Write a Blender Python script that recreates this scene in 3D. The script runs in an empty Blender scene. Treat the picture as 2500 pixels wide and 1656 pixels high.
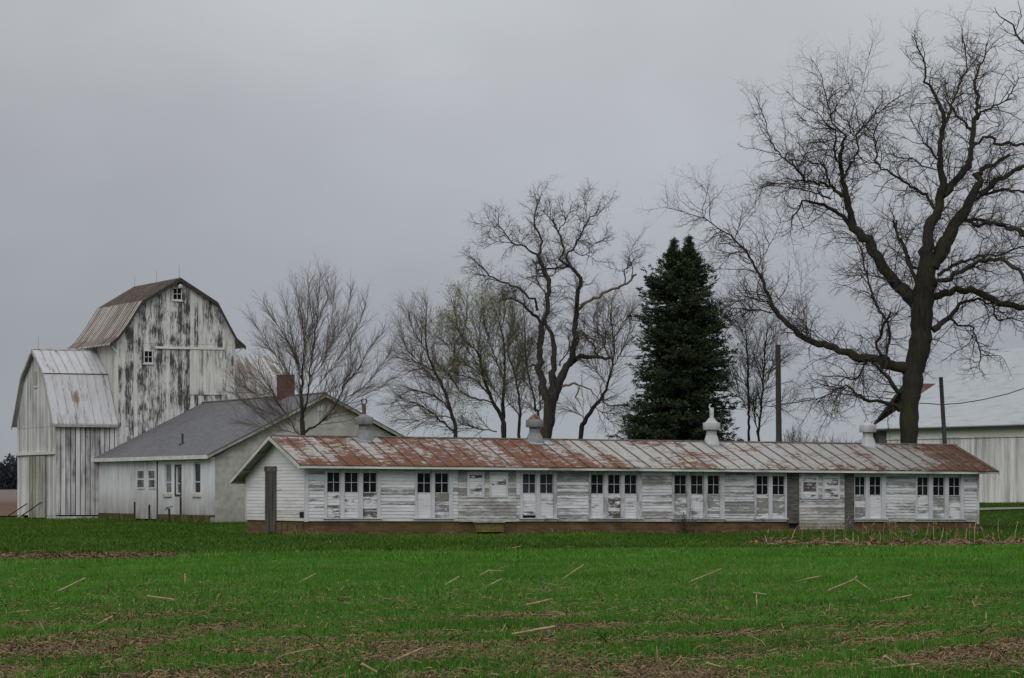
import bpy, math, random
import numpy as np
from mathutils import Vector, noise as mnoise

R = math.radians
random.seed(7)
scene = bpy.context.scene
col = scene.collection

# ------------------------------------------------------------------ camera
cd = bpy.data.cameras.new('camera')
cam = bpy.data.objects.new('camera', cd)
col.objects.link(cam)
cam.location = (0, 0, 1.7)
cam.rotation_euler = (R(90), 0, 0)
cd.sensor_width = 36
cd.lens = 108
cd.shift_y = 372 / 2500
cd.clip_end = 6000
scene.camera = cam

# ------------------------------------------------------------------ light
scene.view_settings.view_transform = 'Standard'
scene.view_settings.look = 'None'
scene.view_settings.exposure = 0
scene.view_settings.gamma = 1
SUN_EL, SUN_AZ = 40, 200          # azimuth clockwise from +Y: behind the camera, a little left

w = bpy.data.worlds.new('World')
scene.world = w
w.use_nodes = True
wt = w.node_tree
for n_ in list(wt.nodes):
    wt.nodes.remove(n_)


def nd(t, typ, ins=None, **props):
    n = t.nodes.new(typ)
    for k, v in props.items():
        setattr(n, k, v)
    for k, v in (ins or {}).items():
        s = n.inputs[k]
        if isinstance(v, bpy.types.NodeSocket):
            t.links.new(v, s)
        else:
            s.default_value = v
    return n


def ramp(t, fac, stops, interp='LINEAR'):
    n = t.nodes.new('ShaderNodeValToRGB')
    n.color_ramp.interpolation = interp
    els = n.color_ramp.elements
    while len(els) < len(stops):
        els.new(0.5)
    for e, (p, c) in zip(els, stops):
        e.position = p
        e.color = (c, c, c, 1) if not isinstance(c, (tuple, list)) else (*c[:3], 1)
    t.links.new(fac, n.inputs[0])
    return n.outputs[0]


def mixc(t, fac, a, b, mode='MIX'):
    n = nd(t, 'ShaderNodeMix', data_type='RGBA', blend_type=mode)
    for i, v in ((0, fac), (6, a), (7, b)):
        if isinstance(v, bpy.types.NodeSocket):
            t.links.new(v, n.inputs[i])
        elif i == 0:
            n.inputs[0].default_value = v
        else:
            n.inputs[i].default_value = (*v[:3], 1)
    return n.outputs[2]


def mth(t, op, a, b=0.0, clamp=False):
    n = nd(t, 'ShaderNodeMath', {0: a, 1: b}, operation=op)
    n.use_clamp = clamp
    return n.outputs[0]


def noi(t, vec, scale, detail=4, rough=0.6, dist=0.0):
    return nd(t, 'ShaderNodeTexNoise', {'Vector': vec, 'Scale': scale, 'Detail': detail, 'Roughness': rough,
                                        'Distortion': dist}).outputs[0]


def mapv(t, vec, sc=(1, 1, 1), loc=(0, 0, 0)):
    return nd(t, 'ShaderNodeMapping', {'Vector': vec, 'Scale': sc, 'Location': loc}).outputs[0]


# overcast sky: a blue Nishita sky almost wholly covered by a grey cloud layer that is brightest overhead
sky = nd(wt, 'ShaderNodeTexSky', sky_type='NISHITA', sun_disc=False)
sky.sun_elevation = R(SUN_EL)
sky.sun_rotation = R(SUN_AZ)
gen = nd(wt, 'ShaderNodeTexCoord').outputs['Generated']
sep = nd(wt, 'ShaderNodeSeparateXYZ', {0: gen})
cl = ramp(wt, sep.outputs[2], [(0.0, (.0306, .0338, .0372)), (.022, (.0306, .0335, .0370)), (.05, (.0282, .0297, .0336)),
                               (.085, (.0345, .0362, .0400)), (.155, (.0428, .0443, .0462)), (.35, (.058, .061, .064)),
                               (1.0, (.105, .106, .107))], 'B_SPLINE')
sidev = ramp(wt, mth(wt, 'MULTIPLY_ADD', sep.outputs[0], 2.5), [(0, .9), (1, .9)])
sx = nd(wt, 'ShaderNodeMath', {0: sep.outputs[0], 1: 2.5, 2: .5}, operation='MULTIPLY_ADD')
sidev = ramp(wt, sx.outputs[0], [(.05, .82), (.12, .86), (.42, .99), (.62, 1.0), (.92, .93)])
n1 = noi(wt, mapv(wt, gen, (1, 1, 1.6)), 7, 3, .5)
n1 = ramp(wt, n1, [(.30, .87), (.70, 1.02)])
n2 = ramp(wt, noi(wt, mapv(wt, gen, (1.3, 1, 2.2), (3, 1, 0)), 26, 4, .55), [(.3, .975), (.7, 1.0)])
cloud = mixc(wt, 1.0, mixc(wt, 1.0, mixc(wt, 1.0, cl, sidev, 'MULTIPLY'), n1, 'MULTIPLY'), n2, 'MULTIPLY')
cloud = nd(wt, 'ShaderNodeVectorMath', {0: cloud, 3: 128.0}, operation='SCALE').outputs[0]
skyc = mixc(wt, .965, sky.outputs[0], cloud)
bg = nd(wt, 'ShaderNodeBackground', {0: skyc, 1: .1})
wo = nd(wt, 'ShaderNodeOutputWorld', {0: bg.outputs[0]})

ld = bpy.data.lights.new('sun', 'SUN')
ld.energy = 1.15
ld.angle = R(40)
ld.color = (1.0, .97, .93)
sun = bpy.data.objects.new('sun', ld)
col.objects.link(sun)
sun.rotation_euler = (R(90 - SUN_EL), 0, R(180 - SUN_AZ))
sun.location = (0, -20, 40)

# ------------------------------------------------------------------ helpers
F = 7500.0


def P(px, py, Y):
    """photo pixel at a given distance -> point in the world"""
    return Vector(((px - 1250) / F * Y, Y, 1.7 + (1200 - py) / F * Y))


def tag(o, label=None, cat=None, group=None, kind=None):
    if label: o['label'] = label
    if cat: o['category'] = cat
    if group: o['group'] = group
    if kind: o['kind'] = kind
    return o


def empty(name, loc, rz=0.0):
    o = bpy.data.objects.new(name, None)
    o.empty_display_size = .3
    o.location = loc
    o.rotation_euler = (0, 0, rz)
    col.objects.link(o)
    return o


def np_mesh(name, verts, quads=None, tris=None, attrs=None, smooth=False):
    me = bpy.data.meshes.new(name)
    verts = np.asarray(verts, np.float32)
    nq = 0 if quads is None else len(quads)
    nt = 0 if tris is None else len(tris)
    me.vertices.add(len(verts))
    me.vertices.foreach_set('co', verts.ravel())
    loops = []
    if nq: loops.append(np.asarray(quads, np.int32).ravel())
    if nt: loops.append(np.asarray(tris, np.int32).ravel())
    lp = np.concatenate(loops)
    me.loops.add(len(lp))
    me.loops.foreach_set('vertex_index', lp)
    me.polygons.add(nq + nt)
    tot = np.concatenate([np.full(nq, 4, np.int32), np.full(nt, 3, np.int32)])
    st = np.concatenate([[0], np.cumsum(tot)[:-1]]).astype(np.int32)
    me.polygons.foreach_set('loop_start', st)
    if smooth:
        me.polygons.foreach_set('use_smooth', np.ones(nq + nt, bool))
    for k, v in (attrs or {}).items():
        a = me.attributes.new(k, 'FLOAT', 'POINT')
        a.data.foreach_set('value', np.asarray(v, np.float32))
    me.update(calc_edges=True)
    me.validate()
    return me


def link(name, me, mat, parent=None):
    o = bpy.data.objects.new(name, me)
    if mat: me.materials.append(mat)
    col.objects.link(o)
    if parent: o.parent = parent
    return o


class MB:
    warp = None

    def __init__(s, warp=None):
        s.v, s.f, s.w = [], [], warp

    def quad(s, *p):
        i = len(s.v)
        s.v += [tuple(q) for q in p]
        s.f.append(tuple(range(i, i + len(p))))
        return s

    def box(s, a0, a1, b0, b1, c0, c1):
        i = len(s.v)
        s.v += [(a0, b0, c0), (a1, b0, c0), (a1, b1, c0), (a0, b1, c0), (a0, b0, c1), (a1, b0, c1), (a1, b1, c1), (a0, b1, c1)]
        for q in ((3, 2, 1, 0), (4, 5, 6, 7), (0, 1, 5, 4), (1, 2, 6, 5), (2, 3, 7, 6), (3, 0, 4, 7)):
            s.f.append(tuple(i + k for k in q))
        return s

    def prism(s, pts, d):
        """polygon pts extruded by vector d"""
        i, n = len(s.v), len(pts)
        s.v += [tuple(p) for p in pts] + [tuple(p[k] + d[k] for k in range(3)) for p in pts]
        s.f.append(tuple(range(i + n - 1, i - 1, -1)))
        s.f.append(tuple(range(i + n, i + 2 * n)))
        for k in range(n):
            j = (k + 1) % n
            s.f.append((i + k, i + j, i + n + j, i + n + k))
        return s

    def beam(s, a, b, wd, ht):
        """rectangular bar between two points, ht along z-ish"""
        a, b = Vector(a), Vector(b)
        t = (b - a).normalized()
        up = Vector((0, 0, 1)) if abs(t.z) < .95 else Vector((0, 1, 0))
        sd = t.cross(up).normalized() * wd / 2
        up = sd.cross(t).normalized() * ht / 2
        s.prism([a - sd - up, a + sd - up, a + sd + up, a - sd + up], b - a)
        return s

    def tube(s, pts, rad, n=8):
        pts = [Vector(p) for p in pts]
        i0 = len(s.v)
        for k, p in enumerate(pts):
            t = (pts[min(k + 1, len(pts) - 1)] - pts[max(k - 1, 0)]).normalized()
            ref = Vector((0, 0, 1)) if abs(t.z) < .8 else Vector((1, 0, 0))
            a = t.cross(ref).normalized()
            b = t.cross(a)
            r = rad[k] if isinstance(rad, (list, tuple)) else rad
            for j in range(n):
                an = 2 * math.pi * j / n
                s.v.append(tuple(p + (a * math.cos(an) + b * math.sin(an)) * r))
        for k in range(len(pts) - 1):
            for j in range(n):
                q = (j + 1) % n
                s.f.append((i0 + k * n + j, i0 + k * n + q, i0 + (k + 1) * n + q, i0 + (k + 1) * n + j))
        s.f.append(tuple(i0 + j for j in range(n)))
        s.f.append(tuple(i0 + (len(pts) - 1) * n + j for j in reversed(range(n))))
        return s

    def lathe(s, c, prof, n=20):
        i0 = len(s.v)
        for r, z in prof:
            for j in range(n):
                an = 2 * math.pi * j / n
                s.v.append((c[0] + r * math.cos(an), c[1] + r * math.sin(an), c[2] + z))
        for k in range(len(prof) - 1):
            for j in range(n):
                q = (j + 1) % n
                s.f.append((i0 + k * n + j, i0 + k * n + q, i0 + (k + 1) * n + q, i0 + (k + 1) * n + j))
        s.f.append(tuple(i0 + (len(prof) - 1) * n + j for j in range(n)))
        return s

    def build(s, name, mat, parent=None, smooth=False, off=None):
        me = bpy.data.meshes.new(name)
        v = s.v
        wf = s.w or MB.warp
        if wf: v = [wf(p) for p in v]
        if off is not None: v = [(p[0] - off[0], p[1] - off[1], p[2] - off[2]) for p in v]
        me.from_pydata(v, [], s.f)
        me.update()
        if smooth:
            me.polygons.foreach_set('use_smooth', [True] * len(me.polygons))
            me.set_sharp_from_angle(angle=R(40))
        return link(name, me, mat, parent)


class Frame:
    """a building's own axes: u to the right and away, v to the left and away"""

    def __init__(s, X0, Y0, ang):
        s.X, s.Y, s.c, s.s = X0, Y0, math.cos(R(ang)), math.sin(R(ang))
        s.ang = R(ang)

    def u(s, px, v=0.0):
        k = (px - 1250) / F
        return (k * (s.Y + s.c * v) - (s.X - s.s * v)) / (s.c - k * s.s)

    def vv(s, px, u=0.0):
        k = (px - 1250) / F
        return ((s.X + s.c * u) - k * (s.Y + s.s * u)) / (s.s + k * s.c)

    def z(s, py, u, v=0.0):
        return 1.7 + (1200 - py) / F * (s.Y + s.s * u + s.c * v)

    def root(s, name, z=0.0):
        return empty(name, (s.X, s.Y, 0), s.ang)

    def world(s, u, v, z=0.0):
        return Vector((s.X + s.c * u - s.s * v, s.Y + s.s * u + s.c * v, z))


# ------------------------------------------------------------------ terrain height
def sstep(a, b, x):
    t = np.clip((x - a) / (b - a), 0, 1)
    return t * t * (3 - 2 * t)


def gz(x, y):
    x, y = np.asarray(x, float), np.asarray(y, float)
    z = .95 * sstep(6, 26, x) * sstep(118, 172, y)
    z = z + 2.15 * sstep(260, 900, y)
    z = z + .035 * np.sin(x * .55 + y * .21) * np.sin(y * .33 - x * .12) * (1 - sstep(200, 260, y))
    z = z + .06 * np.sin(x * .17 + 1.0) * np.sin(y * .11) * sstep(40, 70, y) * (1 - sstep(105, 125, y))
    return z


# ------------------------------------------------------------------ materials
def new_mat(name):
    m = bpy.data.materials.new(name)
    m.use_nodes = True
    t = m.node_tree
    b = t.nodes['Principled BSDF']
    b.inputs['Specular IOR Level'].default_value = .3
    tc = nd(t, 'ShaderNodeTexCoord')
    return m, t, b, tc.outputs['Object']


def bump(t, b, h, strength=.4, dist=.02):
    n = nd(t, 'ShaderNodeBump', {'Height': h, 'Strength': strength, 'Distance': dist})
    t.links.new(n.outputs[0], b.inputs['Normal'])


def setc(t, b, c, rough=.8):
    if isinstance(c, bpy.types.NodeSocket):
        t.links.new(c, b.inputs['Base Color'])
    else:
        b.inputs['Base Color'].default_value = (*c, 1)
    b.inputs['Roughness'].default_value = rough


def plain(name, c, rough=.8, var=.25, scale=4, stretch=(1, 1, 1), metal=0):
    m, t, b, oc = new_mat(name)
    f = noi(t, mapv(t, oc, stretch), scale, 5, .65)
    d = tuple(max(0, x * (1 - var * 1.4)) for x in c)
    l = tuple(min(1, x * (1 + var)) for x in c)
    setc(t, b, ramp(t, f, [(.3, d), (.7, l)]), rough)
    b.inputs['Metallic'].default_value = metal
    bump(t, b, f, .25, .01)
    return m


def peeling(name, paint, wood, dark, amount, stretch, board_axis, board_w, big=(.35, .35, .35), sharp=.05, dirt=.3, bay=None,
            fine=1.0, seed=0.0, bandw=.3, low_dirt=None):
    """old paint flaking off boards: amount 0 = intact .. 1 = bare"""
    m, t, b, oc = new_mat(name)
    v = mapv(t, oc, (1, 1, 1), (seed, seed * .7, seed * .3))
    st = mapv(t, v, stretch)
    fl = noi(t, st, fine, 8, .68, .4)
    bg_ = noi(t, mapv(t, v, big), 1.0, 3, .55)
    sp = nd(t, 'ShaderNodeSeparateXYZ', {0: oc})
    bid = mth(t, 'FLOOR', mth(t, 'DIVIDE', sp.outputs[board_axis], board_w))
    if bay:
        orn = nd(t, 'ShaderNodeObjectInfo').outputs['Random']
        bid = mth(t, 'ADD', bid, mth(t, 'MULTIPLY', orn, 911.0))
        amount_shift = mth(t, 'MULTIPLY', mth(t, 'SUBTRACT', orn, .5), bay)
    rnd = nd(t, 'ShaderNodeTexWhiteNoise', {'W': bid}, noise_dimensions='1D').outputs[0]
    s = mth(t, 'ADD', mth(t, 'MULTIPLY', fl, .62), mth(t, 'MULTIPLY', bg_, .55))
    s = mth(t, 'ADD', s, mth(t, 'MULTIPLY', mth(t, 'SUBTRACT', rnd, .5), bandw))
    if bay:
        s = mth(t, 'ADD', s, amount_shift)
    th = .90 - amount * .62
    msk = ramp(t, s, [(max(0, th - sharp), 0), (min(1, th + sharp), 1)])
    # paint: chalky, streaked with grime
    gr = noi(t, mapv(t, v, tuple(x * .5 for x in stretch), (5, 5, 5)), fine * .8, 5, .6)
    pc = ramp(t, gr, [(.28, tuple(x * (1 - dirt) for x in paint)), (.62, paint)])
    if low_dirt:
        z0, z1, lc = low_dirt
        g = nd(t, 'ShaderNodeMapRange', {'Value': sp.outputs[2], 'From Min': z0, 'From Max': z1, 'To Min': 1, 'To Max': 0})
        g = mth(t, 'MULTIPLY', g.outputs[0], mth(t, 'MULTIPLY', noi(t, mapv(t, v, (1.5, 1.5, .6)), 1.2, 4, .6), 1.5), True)
        pc = mixc(t, g, pc, lc)
    wc = ramp(t, noi(t, mapv(t, v, tuple(x * 2.2 for x in stretch), (9, 2, 4)), fine, 6, .7),
              [(.3, dark), (.62, wood)])
    c = mixc(t, msk, pc, wc)
    setc(t, b, c, .78)
    bump(t, b, mth(t, 'SUBTRACT', mth(t, 'MULTIPLY', gr, .4), msk), .5, .006)
    return m


WHITE = (.66, .66, .695)
M = {}
HS = (1.5, 1.5, 8.0)      # horizontal grain
M['siding'] = peeling('clapboard_paint', WHITE, (.27, .27, .26), (.12, .12, .11), .41, HS, 2, .13, big=(.45, .45, 1.6), dirt=.3, fine=1.6,
                      sharp=.075, bandw=.26, bay=.10, low_dirt=(.35, .95, (.30, .28, .24)))
M['siding_worn'] = peeling('clapboard_worn', (.63, .62, .62), (.27, .265, .25), (.13, .125, .12), .56, HS, 2, .13, big=(.6, .6, 1.8), dirt=.3,
                           fine=1.9, sharp=.10, bandw=.22, bay=.06, seed=3, low_dirt=(.36, .66, (.13, .095, .025)))
M['siding_gable'] = peeling('gable_clapboard_paint', (.71, .695, .695), (.30, .30, .28), (.15, .15, .14), .27, (2, .8, 8), 2, .13, big=(.3, .3, .9),
                            dirt=.18, fine=1.5, sharp=.10, seed=11, bandw=.16, low_dirt=(.4, 1.2, (.42, .40, .33)))
PANEL = []
for k_, (am, wd, dk) in enumerate([(.36, (.12, .10, .09), (.03, .026, .026)), (.44, (.14, .115, .10), (.035, .03, .028)),
                                   (.48, (.25, .245, .23), (.11, .105, .10)), (.58, (.28, .275, .255), (.13, .13, .12)), (.30, (.16, .14, .13), (.05, .045, .04))]):
    PANEL.append(peeling('panel_paint_%s' % 'abcde'[k_], (.65, .645, .675), wd, dk, am, (1.3, 1.3, 6.0), 2, .13, big=(1.4, 1.4, 2.2),
                         dirt=.2, fine=2.3, sharp=.05, seed=17 + 5 * k_, bandw=.18, bay=.06))
M['hatch'] = peeling('hatch_paint', (.65, .645, .675), (.12, .10, .10), (.03, .024, .028), .42, (1.6, 1.6, 6.5), 2, .13, big=(1.3, 1.3, 2.6),
                     dirt=.15, fine=2.6, sharp=.04, seed=71, bandw=.26, bay=.05)
M['trim'] = peeling('trim_paint', (.545, .55, .58), (.28, .28, .27), (.12, .12, .11), .26, (3, 3, 1.2), 0, 5.0, dirt=.28, fine=1.8, sharp=.08, seed=29)
M['fascia'] = peeling('fascia_paint', (.62, .63, .61), (.25, .25, .22), (.08, .08, .07), .34, (.8, 3, 6), 0, 5.0, dirt=.35, fine=1.4, sharp=.08, seed=31)
M['barge'] = peeling('barge_paint', (.56, .57, .50), (.25, .25, .20), (.1, .1, .08), .28, (2, .8, .8), 0, 5.0, dirt=.35, fine=1.4, sharp=.1, seed=37)
M['soffit'] = plain('soffit_boards', (.33, .315, .27), .9, .25, 3, (1, .4, 1))
M['greywood'] = plain('weathered_boards', (.100, .094, .086), .9, .55, 2.2, (.8, .8, 6))
M['doorwood'] = plain('weathered_door', (.078, .070, .064), .9, .65, 3.2, (3, 3, .22))
M['dark'] = plain('dark_opening', (.006, .006, .006), .9)
M['found'] = None
VS = (5.5, 5.5, .42)
M['barn_gable'] = peeling('barn_boards', (.62, .61, .585), (.085, .085, .083), (.016, .016, .017), .465, (13.0, 13.0, 1.9), 0, .255, big=(1.3, 1.3, .8),
                          dirt=.38, fine=1.0, sharp=.06, seed=2.3, bandw=.15)
M['hay_door'] = peeling('hay_door_boards', (.62, .61, .575), (.085, .085, .083), (.02, .02, .02), .38, (9.0, 9.0, 1.0), 0, .21, big=(.8, .8, .6), dirt=.35,
                        fine=1.0, sharp=.07, seed=6.1, bandw=.15)
M['barn_side'] = peeling('barn_side_boards', (.58, .57, .54), (.22, .16, .11), (.08, .06, .05), .28, VS, 1, .3, dirt=.35, fine=1.0, sharp=.1, seed=8)
M['lowbarn_gable'] = peeling('low_barn_boards', (.67, .65, .645), (.24, .235, .22), (.10, .10, .095), .36, (6, 6.5, .45), 1, .3, big=(.3, .35, .3), dirt=.35,
                             fine=1.0, sharp=.14, seed=12, bandw=.2)
M['lowbarn_side'] = peeling('low_barn_batten', (.66, .645, .66), (.16, .16, .155), (.06, .06, .058), .38, (4, 4, .5), 0, .3, big=(.5, .5, .5), dirt=.35,
                            fine=1.0, sharp=.12, seed=21, bandw=.2)
M['barn_door'] = peeling('sliding_door_boards', (.50, .50, .45), (.22, .20, .15), (.07, .065, .055), .52, (5, 5, .35), 1, .3, dirt=.4, fine=1.0, sharp=.14, seed=5)
M['right_wall'] = peeling('right_barn_boards', (.76, .735, .72), (.33, .32, .30), (.16, .16, .15), .38, (6.5, 6.5, .45), 1, .27, big=(.3, .3, .25), dirt=.25,
                          fine=1.0, sharp=.14, seed=14, bandw=.16)
M['cream'] = peeling('frieze_paint', (.60, .59, .52), (.30, .28, .22), (.15, .14, .12), .25, (1, .6, 4), 1, 4, dirt=.25, fine=1.0, sharp=.1, seed=41)
M['block'] = peeling('painted_block', (.68, .685, .715), (.40, .39, .34), (.24, .23, .20), .27, (1.6, 1.6, .5), 2, 9, big=(.5, .5, .4), dirt=.24, fine=1.2,
                     sharp=.16, seed=19, bandw=0, low_dirt=(.1, 1.9, (.17, .16, .12)))
M['block_gable'] = peeling('stained_block', (.55, .53, .50), (.32, .315, .28), (.17, .165, .145), .52, (1.6, 1.6, 1.2), 2, .2, big=(.5, .5, .5), dirt=.3, fine=1.2,
                           sharp=.2, seed=23, bandw=.1, low_dirt=(.0, 1.2, (.16, .16, .13)))


def metal_roof(name, light, rust, rustd, stops, bay, u_len, aged=None, streak=(1.3, 2.2, 2.2), soft=.05, extra=.0, seed=0.0, rough=.55, axis=0, edge=None, rnd_w=.26):
    m, t, b, oc = new_mat(name)
    v = mapv(t, oc, (1, 1, 1), (seed, seed, seed))
    sp = nd(t, 'ShaderNodeSeparateXYZ', {0: oc})
    un = mth(t, 'DIVIDE', sp.outputs[axis], u_len)
    base = ramp(t, un, stops)
    bid = mth(t, 'FLOOR', mth(t, 'DIVIDE', sp.outputs[axis], bay))
    rnd = nd(t, 'ShaderNodeTexWhiteNoise', {'W': bid}, noise_dimensions='1D').outputs[0]
    # shift each sheet's pattern
    off = nd(t, 'ShaderNodeCombineXYZ', {0: mth(t, 'MULTIPLY', rnd, 7.0), 1: mth(t, 'MULTIPLY', rnd, 3.0), 2: 0.0}).outputs[0]
    vs = nd(t, 'ShaderNodeVectorMath', {0: v, 1: off}, operation='ADD').outputs[0]
    f1 = noi(t, mapv(t, vs, streak), 1.0, 7, .68, .5)
    f2 = noi(t, mapv(t, v, (.35, .8, .8)), 1.0, 3, .5)
    s = mth(t, 'ADD', mth(t, 'MULTIPLY', f1, .78), mth(t, 'MULTIPLY', f2, .37))
    s = mth(t, 'ADD', s, mth(t, 'MULTIPLY', mth(t, 'SUBTRACT', rnd, .5), rnd_w))
    s = mth(t, 'ADD', s, mth(t, 'SUBTRACT', base, .5))
    if edge:
        a_, v0, v1, amt = edge
        e = nd(t, 'ShaderNodeMapRange', {'Value': sp.outputs[a_], 'From Min': v0, 'From Max': v1, 'To Min': amt, 'To Max': 0})
        s = mth(t, 'ADD', s, e.outputs[0])
    msk = ramp(t, s, [(.56 - soft, 0), (.56 + soft, .94), (.75, 1)])
    lc = ramp(t, noi(t, mapv(t, vs, (2.2, .5, .5)), 1.2, 6, .65), [(.28, tuple(x * .62 for x in light)), (.45, tuple(x * .9 for x in light)), (.7, light)])
    rc = ramp(t, noi(t, mapv(t, vs, (2, 5, 5)), 2.0, 6, .7), [(.3, rustd), (.65, rust)])
    c = mixc(t, msk, lc, rc)
    if aged:
        c = mixc(t, 1.0, c, ramp(t, un, aged), 'MULTIPLY')
    setc(t, b, c, rough)
    b.inputs['Specular IOR Level'].default_value = .07
    bump(t, b, s, .25, .01)
    return m


M['shed_roof'] = metal_roof('rusty_standing_seam', (.335, .33, .318), (.160, .052, .019), (.062, .025, .013),
                            [(0, .515), (.16, .515), (.30, .53), (.40, .485), (.47, .42), (.53, .50), (.60, .42), (.70, .39), (.745, .48), (.80, .40), (.88, .44), (.94, .52), (1, .58)],
                            .68, 30.6, aged=[(0, 1), (.66, 1.02), (.80, .84), (.90, .70), (1, .58)], streak=(2.2, 5.2, 5.2), edge=(1, -.45, .5, .07), rnd_w=.11, soft=.05)
M['barn_roof'] = metal_roof('brown_rusty_metal', (.48, .455, .43), (.20, .115, .075), (.09, .065, .05), [(0, .42), (1, .42)], .21, 9, streak=(.25, 5.0, .5), soft=.10, seed=4, axis=1, rnd_w=.5)
M['barn_roof_top'] = metal_roof('brown_rusty_metal_upper', (.46, .44, .42), (.19, .115, .085), (.09, .06, .045), [(0, .44), (1, .54)], .21, 9, streak=(.25, 5.0, .5), soft=.10, seed=9, axis=1, rnd_w=.5)
M['low_roof'] = metal_roof('pale_metal_roof', (.46, .465, .49), (.26, .15, .10), (.12, .08, .06), [(0, .40), (.3, .34), (1, .30)], .55, 4, streak=(2.5, .5, .5), soft=.05, seed=13, rnd_w=.2)
M['wing_roof'] = metal_roof('pale_rusty_metal', (.45, .45, .445), (.21, .15, .12), (.13, .095, .08), [(0, .35), (1, .31)], .55, 15, streak=(2.5, .5, .5), soft=.06, seed=26, rnd_w=.3)
M['right_roof'] = metal_roof('white_metal_roof', (.365, .39, .41), (.4, .4, .4), (.35, .35, .35), [(0, -.3), (1, -.3)], .8, 20, seed=33, rough=.45)
M['rear_roof'] = metal_roof('red_brown_metal', (.11, .08, .075), (.095, .05, .045), (.05, .03, .027), [(0, .5), (1, .5)], .8, 20, seed=36)
M['seam'] = plain('seam_metal', (.13, .105, .09), .7, .4, 3)
M['seam_light'] = plain('seam_metal_pale', (.36, .35, .35), .6, .4, 3)
M['galv'] = plain('galvanised_grey', (.24, .25, .27), .55, .35, 3, (1, 1, .5))
M['galvw'] = plain('painted_ventilator', (.38, .385, .395), .6, .2, 2.5, (1, 1, .5))
M['galvold'] = plain('stained_ventilator', (.185, .185, .19), .65, .25, 3.0, (1.5, 1.5, .5))
M['rustpipe'] = plain('rusty_pipe', (.13, .08, .06), .8, .6, 7, (1, 1, .6))
M['whitepipe'] = plain('white_pipe', (.55, .56, .56), .7, .4, 6)
M['iron'] = plain('dark_iron', (.03, .03, .032), .6, .3)
M['post'] = plain('weathered_post', (.045, .037, .032), .9, .45, 5, (6, 6, .5))
M['postgrey'] = plain('grey_post', (.065, .065, .06), .9, .4, 5, (6, 6, .5))
M['wire'] = plain('wire_black', (.03, .03, .03), .6)


def shingle():
    m, t, b, oc = new_mat('asphalt_shingles')
    sp = nd(t, 'ShaderNodeSeparateXYZ', {0: oc})
    row = mth(t, 'FLOOR', mth(t, 'DIVIDE', sp.outputs[2], .065))
    cx_ = mth(t, 'ADD', mth(t, 'MULTIPLY', sp.outputs[1], 3.2), mth(t, 'MULTIPLY', row, .37))
    cellv = nd(t, 'ShaderNodeCombineXYZ', {0: mth(t, 'FLOOR', cx_), 1: row, 2: 0.0}).outputs[0]
    wn = nd(t, 'ShaderNodeTexWhiteNoise', {'Vector': cellv}, noise_dimensions='3D').outputs[0]
    big = noi(t, mapv(t, oc, (.35, .25, .6)), 1.2, 4, .6)
    s = mth(t, 'ADD', mth(t, 'MULTIPLY', wn, .45), mth(t, 'MULTIPLY', big, .6))
    fr = mth(t, 'FRACT', mth(t, 'DIVIDE', sp.outputs[2], .065))
    ln = ramp(t, fr, [(0, .72), (.16, 1)])
    setc(t, b, mixc(t, 1.0, ramp(t, s, [(.2, (.088, .088, .098)), (.85, (.135, .135, .15))]), ln, 'MULTIPLY'), .9)
    bump(t, b, fr, .4, .02)
    return m


M['shingle'] = shingle()


def masonry():
    m, t, b, oc = new_mat('rusty_clay_foundation')
    sp = nd(t, 'ShaderNodeSeparateXYZ', {0: oc})
    f = noi(t, mapv(t, oc, (.9, .9, 2.4)), 1.6, 7, .65)
    f2 = noi(t, mapv(t, oc, (.25, .25, .6)), 1.3, 3, .5)
    c = ramp(t, f, [(.3, (.045, .028, .018)), (.5, (.118, .068, .036)), (.72, (.22, .135, .076))])
    c = mixc(t, ramp(t, f2, [(.45, 0), (.65, .7)]), c, (.10, .08, .02))
    # courses of block
    br = nd(t, 'ShaderNodeTexBrick', {'Vector': nd(t, 'ShaderNodeCombineXYZ', {0: sp.outputs[0], 1: sp.outputs[2], 2: 0.0}).outputs[0],
                                      'Color1': (1, 1, 1, 1), 'Color2': (.85, .85, .85, 1), 'Mortar': (.6, .58, .55, 1), 'Scale': 1.0,
                                      'Mortar Size': .008, 'Brick Width': .40, 'Row Height': .20})
    c = mixc(t, .7, c, mixc(t, 1.0, c, br.outputs[0], 'MULTIPLY'))
    setc(t, b, c, .92)
    bump(t, b, f, .6, .03)
    return m


M['found'] = masonry()
M['soil'] = plain('bare_red_soil', (.085, .048, .028), .95, .6, 3)
M['moss'] = plain('mossy_base', (.075, .065, .016), .95, .6, 2.5)
M['concrete'] = plain('pale_concrete', (.46, .45, .41), .9, .3, 3)
M['mossy_wood'] = plain('mossy_step_wood', (.10, .09, .025), .9, .5, 6, (1, 1, 4))
M['greywood2'] = plain('grey_planks', (.2, .2, .19), .9, .4, 6, (.6, 3, 3))


def brick():
    m, t, b, oc = new_mat('chimney_brick')
    sp = nd(t, 'ShaderNodeSeparateXYZ', {0: oc})
    vec = nd(t, 'ShaderNodeCombineXYZ', {0: mth(t, 'ADD', sp.outputs[0], sp.outputs[1]), 1: sp.outputs[2], 2: 0.0}).outputs[0]
    br = nd(t, 'ShaderNodeTexBrick', {'Vector': vec, 'Color1': (.13, .045, .03, 1), 'Color2': (.085, .034, .026, 1), 'Mortar': (.14, .11, .09, 1),
                                      'Scale': 1.0, 'Mortar Size': .008, 'Brick Width': .21, 'Row Height': .075})
    f = noi(t, oc, 4, 5)
    setc(t, b, mixc(t, 1.0, br.outputs[0], ramp(t, f, [(.3, .7), (.7, 1.1)]), 'MULTIPLY'), .9)
    return m


M['brick'] = brick()


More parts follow.
